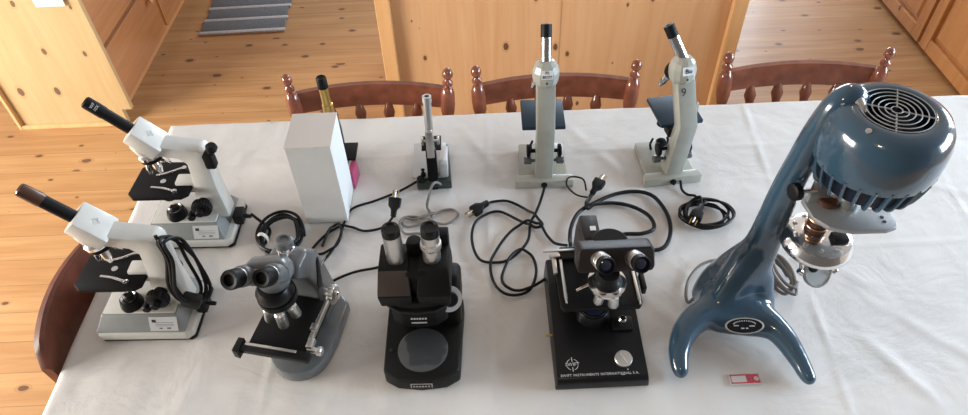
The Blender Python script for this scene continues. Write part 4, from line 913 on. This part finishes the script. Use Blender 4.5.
# motor on a vertical axis
MA = W(.614, .792, 0); mo = V((MA.x, MA.y, 0))
def mz(z): return z-.75
bm = B()
lathe(bm, [(.0535, mz(1.246)), (.0535, mz(1.250)), (.058, mz(1.2515)), (.068, mz(1.250)), (.079, mz(1.244)), (.087, mz(1.231)), (.0915, mz(1.212)), (.0930, mz(1.19)), (.0925, mz(1.168)), (.0900, mz(1.156)), (.087, mz(1.154)), (.087, mz(1.175)), (.086, mz(1.220)), (.074, mz(1.236)), (.0535, mz(1.239))], mo, (0, 0, 1), 72, closed=True)
mc = fin('motor_cowl', bm, 'blue', r, ang=40)
bm = B(); lathe(bm, [(.046, mz(1.110)), (.064, mz(1.110)), (.074, mz(1.118)), (.0805, mz(1.138)), (.0845, mz(1.160)), (.084, mz(1.200)), (.066, mz(1.222)), (0, mz(1.224))], mo, (0, 0, 1), 60); mb = fin('motor_body', bm, 'bluedk', r)
for k in range(26):
    a = 2*PI*k/26; c_, s_ = math.cos(a), math.sin(a)
    bm = B(); pts = [mo + V((c_*q, s_*q, mz(z))) for q, z in ((.064, 1.110), (.0755, 1.117), (.0825, 1.138), (.0880, 1.164))]
    tube(bm, pts, .0034, 8, 3, flat=1.6); fin('cooling_rib', bm, 'blue', mb)
# fan grille
bm = B()
for k in range(6):
    rr = .008+.0088*k; tube(bm, [mo+V((rr*math.cos(a), rr*math.sin(a), mz(1.2505))) for a in [2*PI*i/40 for i in range(40)]], .0009, 6, 1, True)
for k in range(4):
    a = PI/4+PI/2*k+.35; tube(bm, [mo+V((.007*math.cos(a), .007*math.sin(a), mz(1.2495))), mo+V((.055*math.cos(a), .055*math.sin(a), mz(1.2495)))], .0013, 6, 1)
fin('fan_grille', bm, 'grille', r)
bm = B(); t = B()
for k in range(7):
    box(t, (.028, 0, 0), (.040, .016, .0015), .0005, Matrix.Rotation(.5, 4, 'X'))
    t.transform(Matrix.Rotation(2*PI/7, 4, 'Z'))
lathe(t, [(.010, -.004), (.010, .004), (0, .006)], (0, 0, 0), (0, 0, 1), 20); merge(bm, t, Matrix.Translation(mo+V((0, 0, mz(1.232))))); fin('fan', bm, 'bluedk', r)
bm = B(); q = V((-.72, -.52, 0)).normalized(); lathe(bm, [(.0045, 0), (.0045, .002), (0, .003)], mo+q*.072+V((0, 0, mz(1.2475))), q*.5+V((0, 0, 1)), 12)
lathe(bm, [(.0035, 0), (.0035, .002), (0, .003)], mo+V((-.0705, .022, mz(1.2475))), (-.4, .1, 1), 12); fin('cowl_screw', bm, 'steel', mc)
# hinge between arm and motor
bm = B(); cyl(bm, W(.566, .822, 1.250), W(.572, .800, 1.236), .010, seg=20, bev=.002); cyl(bm, W(.545, .815, 1.215), W(.560, .805, 1.220), .008, seg=16, bev=.002); fin('hinge_lug', bm, 'steel', r)
# bracket plate under the motor
bm = B(); pp = [(-.060, .040), (-.076, .012), (-.072, -.030), (-.054, -.052), (-.024, -.063), (.036, -.064), (.054, -.058), (.060, -.044), (.056, -.026), (.046, -.018), (-.006, -.012), (-.022, .004), (-.030, .040)]
pp = [(a+MA.x, b_+MA.y) for a, b_ in pp]
prism(bm, pp, 'z', mz(1.046), mz(1.055), .0015); br = fin('support_bracket', bm, 'cast', r, ang=40)
bm = B(); prism(bm, [(mz(1.058), .0), (mz(1.10), .0)] and [(MA.x-.070, mz(1.050)), (MA.x-.026, mz(1.050)), (MA.x-.020, mz(1.115)), (MA.x-.034, mz(1.150)), (MA.x-.070, mz(1.150))], 'y', MA.y+.004, MA.y+.012, .001); fin('bracket_upright', bm, 'cast', br, ang=40)
bm = B()
for q in ((.038, -.036), (.038, -.046)): lathe(bm, [(.0032, 0), (.0032, .0005), (0, .0005)], (MA.x+q[0], MA.y+q[1], mz(1.0552)), (0, 0, 1), 12)
fin('bracket_hole', bm, 'ink', br)
bm = B(); lathe(bm, [(.013, 0), (.015, .004), (.015, .010), (.010, .014), (.006, .018)], (MA.x-.038, MA.y-.006, mz(1.098)), (-.3, -.75, .3), 24); fin('pivot_screw', bm, 'copper', br)
bm = B(); cyl(bm, (MA.x-.004, MA.y, mz(1.050)), (MA.x-.004, MA.y, mz(1.115)), .020, seg=28); fin('motor_neck', bm, 'steel', r)
# clamp knob on the left of the arm
kd = V((-1, -.25, .05)); kc = W(.512, .790, 1.088)
bm = B(); cyl(bm, W(.550, .796, 1.083), kc, .0035, seg=12); fin('clamp_rod', bm, 'chrome', r)
bm = B(); knob(bm, kc, kd, .0155, .014, 28); fin('clamp_knob', bm, 'blackm', r)
# threaded column
bc = V((MA.x-.036, MA.y+.004, 0))
bm = B()
pr = []
for k in range(7):
    z = mz(.955+.016*k); pr += [(.0155, z), (.0185, z+.003), (.0185, z+.011), (.0155, z+.013)]
lathe(bm, pr, bc, (0, 0, 1), 30); cm_ = fin('threaded_column', bm, 'brown', r)
bm = B()
for k in (2, 3, 5):
    bm = B(); tube(bm, [bc+V((.0185*math.cos(a), .0185*math.sin(a), mz(.9565+.016*k+.012))) for a in [2*PI*i/28 for i in range(28)]], .0016, 6, 1, True)
    fin('copper_ring', bm, 'copper', cm_)
bm = B(); box(bm, (MA.x-.004, MA.y-.022, mz(.985)), (.026, .022, .024), .003); fin('terminal_block', bm, 'blackm', r)
# chrome bowl
bw = V((MA.x-.028, MA.y-.004, .020))
bm = B(); lathe(bm, [(.020, mz(.968)), (.040, mz(.966)), (.054, mz(.960)), (.0605, mz(.950)), (.0625, mz(.944)), (.0615, mz(.938)), (.050, mz(.925)), (.036, mz(.912)), (.022, mz(.905)), (0, mz(.904))], bw, (0, 0, 1), 56); bo = fin('chrome_bowl', bm, 'chrome', r)
bm = B()
for k in range(10):
    a = 2*PI*k/10; lathe(bm, [(.0042, 0), (.0042, .003), (0, .0045)], bw+V((.044*math.cos(a), .044*math.sin(a), mz(.964))), (0, 0, 1), 10)
fin('bowl_screw', bm, 'steel', bo)
# round lens under the bowl
ld = V((.15, -.75, .62)); lo = bw+V((.004, -.034, mz(.896)))
bm = B(); lathe(bm, [(.027, -.003), (.0275, .0), (.027, .003), (.0245, .0035), (.0245, -.003)], lo, ld, 44, closed=True); lr = fin('lens_ring', bm, 'steel', r)
bm = B(); lathe(bm, [(.0245, -.001), (.0245, .001), (0, .0022)], lo, ld, 44); fin('lens_glass', bm, 'milk', lr)
bm = B(); knob(bm, lo+V((-.009, .004, .010)), ld, .009, .008, 24); fin('lens_knob', bm, 'blackm', lr)
for s in (-1, 1):
    bm = B(); cyl(bm, lo+V((s*.026, 0, 0)), lo+V((s*.034, .002, .006)), .006, seg=16, bev=.001); cyl(bm, lo+V((s*.030, .002, .004)), lo+V((s*.028, .022, .026)), .003, seg=10); fin('hinge_pin', bm, 'chrome', lr)
# its cable
cord('motor_cable', [(.424, .83, T+.012), (.405, .815), (.404, .835), (.420, .875), (.450, .905, T+.010), (.485, .915, T+.012), (.512, .905, T+.01), (.54, .90), (.575, .92), (.60, .925)], .0032, 'greyrub', 'grey cable rising in an arc at the left of the blue motor stand', 'cable')
coil('coiled_cable', 'grey cable coiled on the cloth behind the right foot of the blue motor stand', .606, .868, .020, .050, 5, .0034, 'greyrub', T+.0052, 21, .0045, rot0=.1)['category'] = 'cable'

# ------------------------------------------------------------------ red printed plastic slide on the cloth
r = thing('slide_gauge', 'small red-printed plastic slide lying in front of the blue stand', 'slide', (.4688, .641, T+.0012), math.radians(0))
bm = B(); prism(bm, [(-.0290, -.0115), (.0290, -.0115), (.0265, .0115), (-.0290, .0115)], 'z', 0, .0012, .0003); fin('clear_plate', bm, 'clear', r, smooth=False)
bm = B()
box(bm, (-.0125, -.0080, .00135), (.030, .0028, .0003)); box(bm, (-.0125, .0080, .00135), (.030, .0028, .0003)); box(bm, (-.026, 0, .00135), (.0014, .0150, .0003))
def holed(cx, w, h, rad, n=24):
    out = []; inn = []
    for i in range(n):
        a = 2*PI*i/n; c_, s_ = math.cos(a), math.sin(a); k = min((w/2)/abs(c_) if abs(c_) > 1e-6 else 9, (h/2)/abs(s_) if abs(s_) > 1e-6 else 9)
        out.append(bm.verts.new((cx+c_*k, s_*k, .00135))); inn.append(bm.verts.new((cx+c_*rad, s_*rad, .00135)))
    for i in range(n): bm.faces.new((out[i], out[(i+1) % n], inn[(i+1) % n], inn[i]))
holed(.0085, .013, .0188, .0036); holed(.0205, .011, .0188, .0045)
fin('red_print', bm, 'red', r, smooth=False)
bm = B(); lathe(bm, [(.0034, .0013), (0, .0016)], (.0085, 0, 0), (0, 0, 1), 20); fin('pink_dot', bm, 'pink', r)

# ------------------------------------------------------------------ light
def area(name, loc, target, sx, sy, power, c):
    l = bpy.data.lights.new(name, 'AREA'); l.shape = 'RECTANGLE'; l.size = sx; l.size_y = sy; l.energy = power; l.color = c
    o = bpy.data.objects.new(name, l); col.objects.link(o); o.location = loc
    o.rotation_euler = (V(target)-V(loc)).to_track_quat('-Z', 'Y').to_euler(); return o
area('window_light_right', (3.7, .7, 1.55), (.3, .9, .7), 1.6, 1.2, 150, (.66, .84, 1.0))
area('window_light_right_far', (3.7, 2.7, 1.55), (.6, 1.6, .6), 1.0, 1.2, 45, (.74, .87, 1.0))
area('window_light_back', (1.4, 5.55, 1.55), (.8, 1.0, .7), 2.3, 1.2, 105, (.72, .86, 1.0))
area('window_light_left', (-3.7, .6, 1.30), (-2.0, 1.2, 0.0), 2.0, .8, 200, (1.0, .96, .88))
for nm, p, w in (('ceiling_lamp_light', (-.3, -.5, 2.45), 12), ('ceiling_lamp_light', (1.2, 2.3, 2.45), 10)):
    l = bpy.data.lights.new(nm, 'POINT'); l.energy = w; l.color = (1, .82, .6); l.shadow_soft_size = .05
    o = bpy.data.objects.new(nm, l); col.objects.link(o); o.location = p
w = bpy.data.worlds.new('World'); bpy.context.scene.world = w; w.use_nodes = True
t = w.node_tree; bg = t.nodes['Background']; tc = t.nodes.new('ShaderNodeTexCoord'); sp = t.nodes.new('ShaderNodeSeparateXYZ')
t.links.new(tc.outputs['Generated'], sp.inputs[0])
mr = t.nodes.new('ShaderNodeMapRange'); mr.inputs[1].default_value = -.9; mr.inputs[2].default_value = .9; mr.inputs[3].default_value = .10; mr.inputs[4].default_value = .56
t.links.new(sp.outputs[1], mr.inputs[0]); t.links.new(mr.outputs[0], bg.inputs[1])
bg.inputs[0].default_value = (1.0, .89, .82, 1)

# ------------------------------------------------------------------ camera
cam = bpy.data.cameras.new('camera'); co = bpy.data.objects.new('camera', cam); col.objects.link(co)
Aa = math.radians(46.1); R_ = math.radians(2.2)
Fw = V((0, math.cos(Aa), -math.sin(Aa))); U = V((0, math.sin(Aa), math.cos(Aa))); X = V((1, 0, 0))
cx_ = X*math.cos(R_) - U*math.sin(R_); cy_ = X*math.sin(R_) + U*math.cos(R_)
# positive roll: image up leans so that plumb lines converge right of centre
cx_ = X*math.cos(R_) - U*math.sin(R_); cy_ = X*math.sin(R_) + U*math.cos(R_)
co.matrix_world = basis(cx_, cy_, -Fw, (0, 0, 1.9))
cam.lens = 690/968*36; cam.sensor_width = 36; cam.clip_start = .02
sc = bpy.context.scene; sc.camera = co
sc.view_settings.view_transform = 'Standard'; sc.view_settings.look = 'None'; sc.view_settings.exposure = .42; sc.view_settings.gamma = 1
sc.view_settings.use_curve_mapping = False
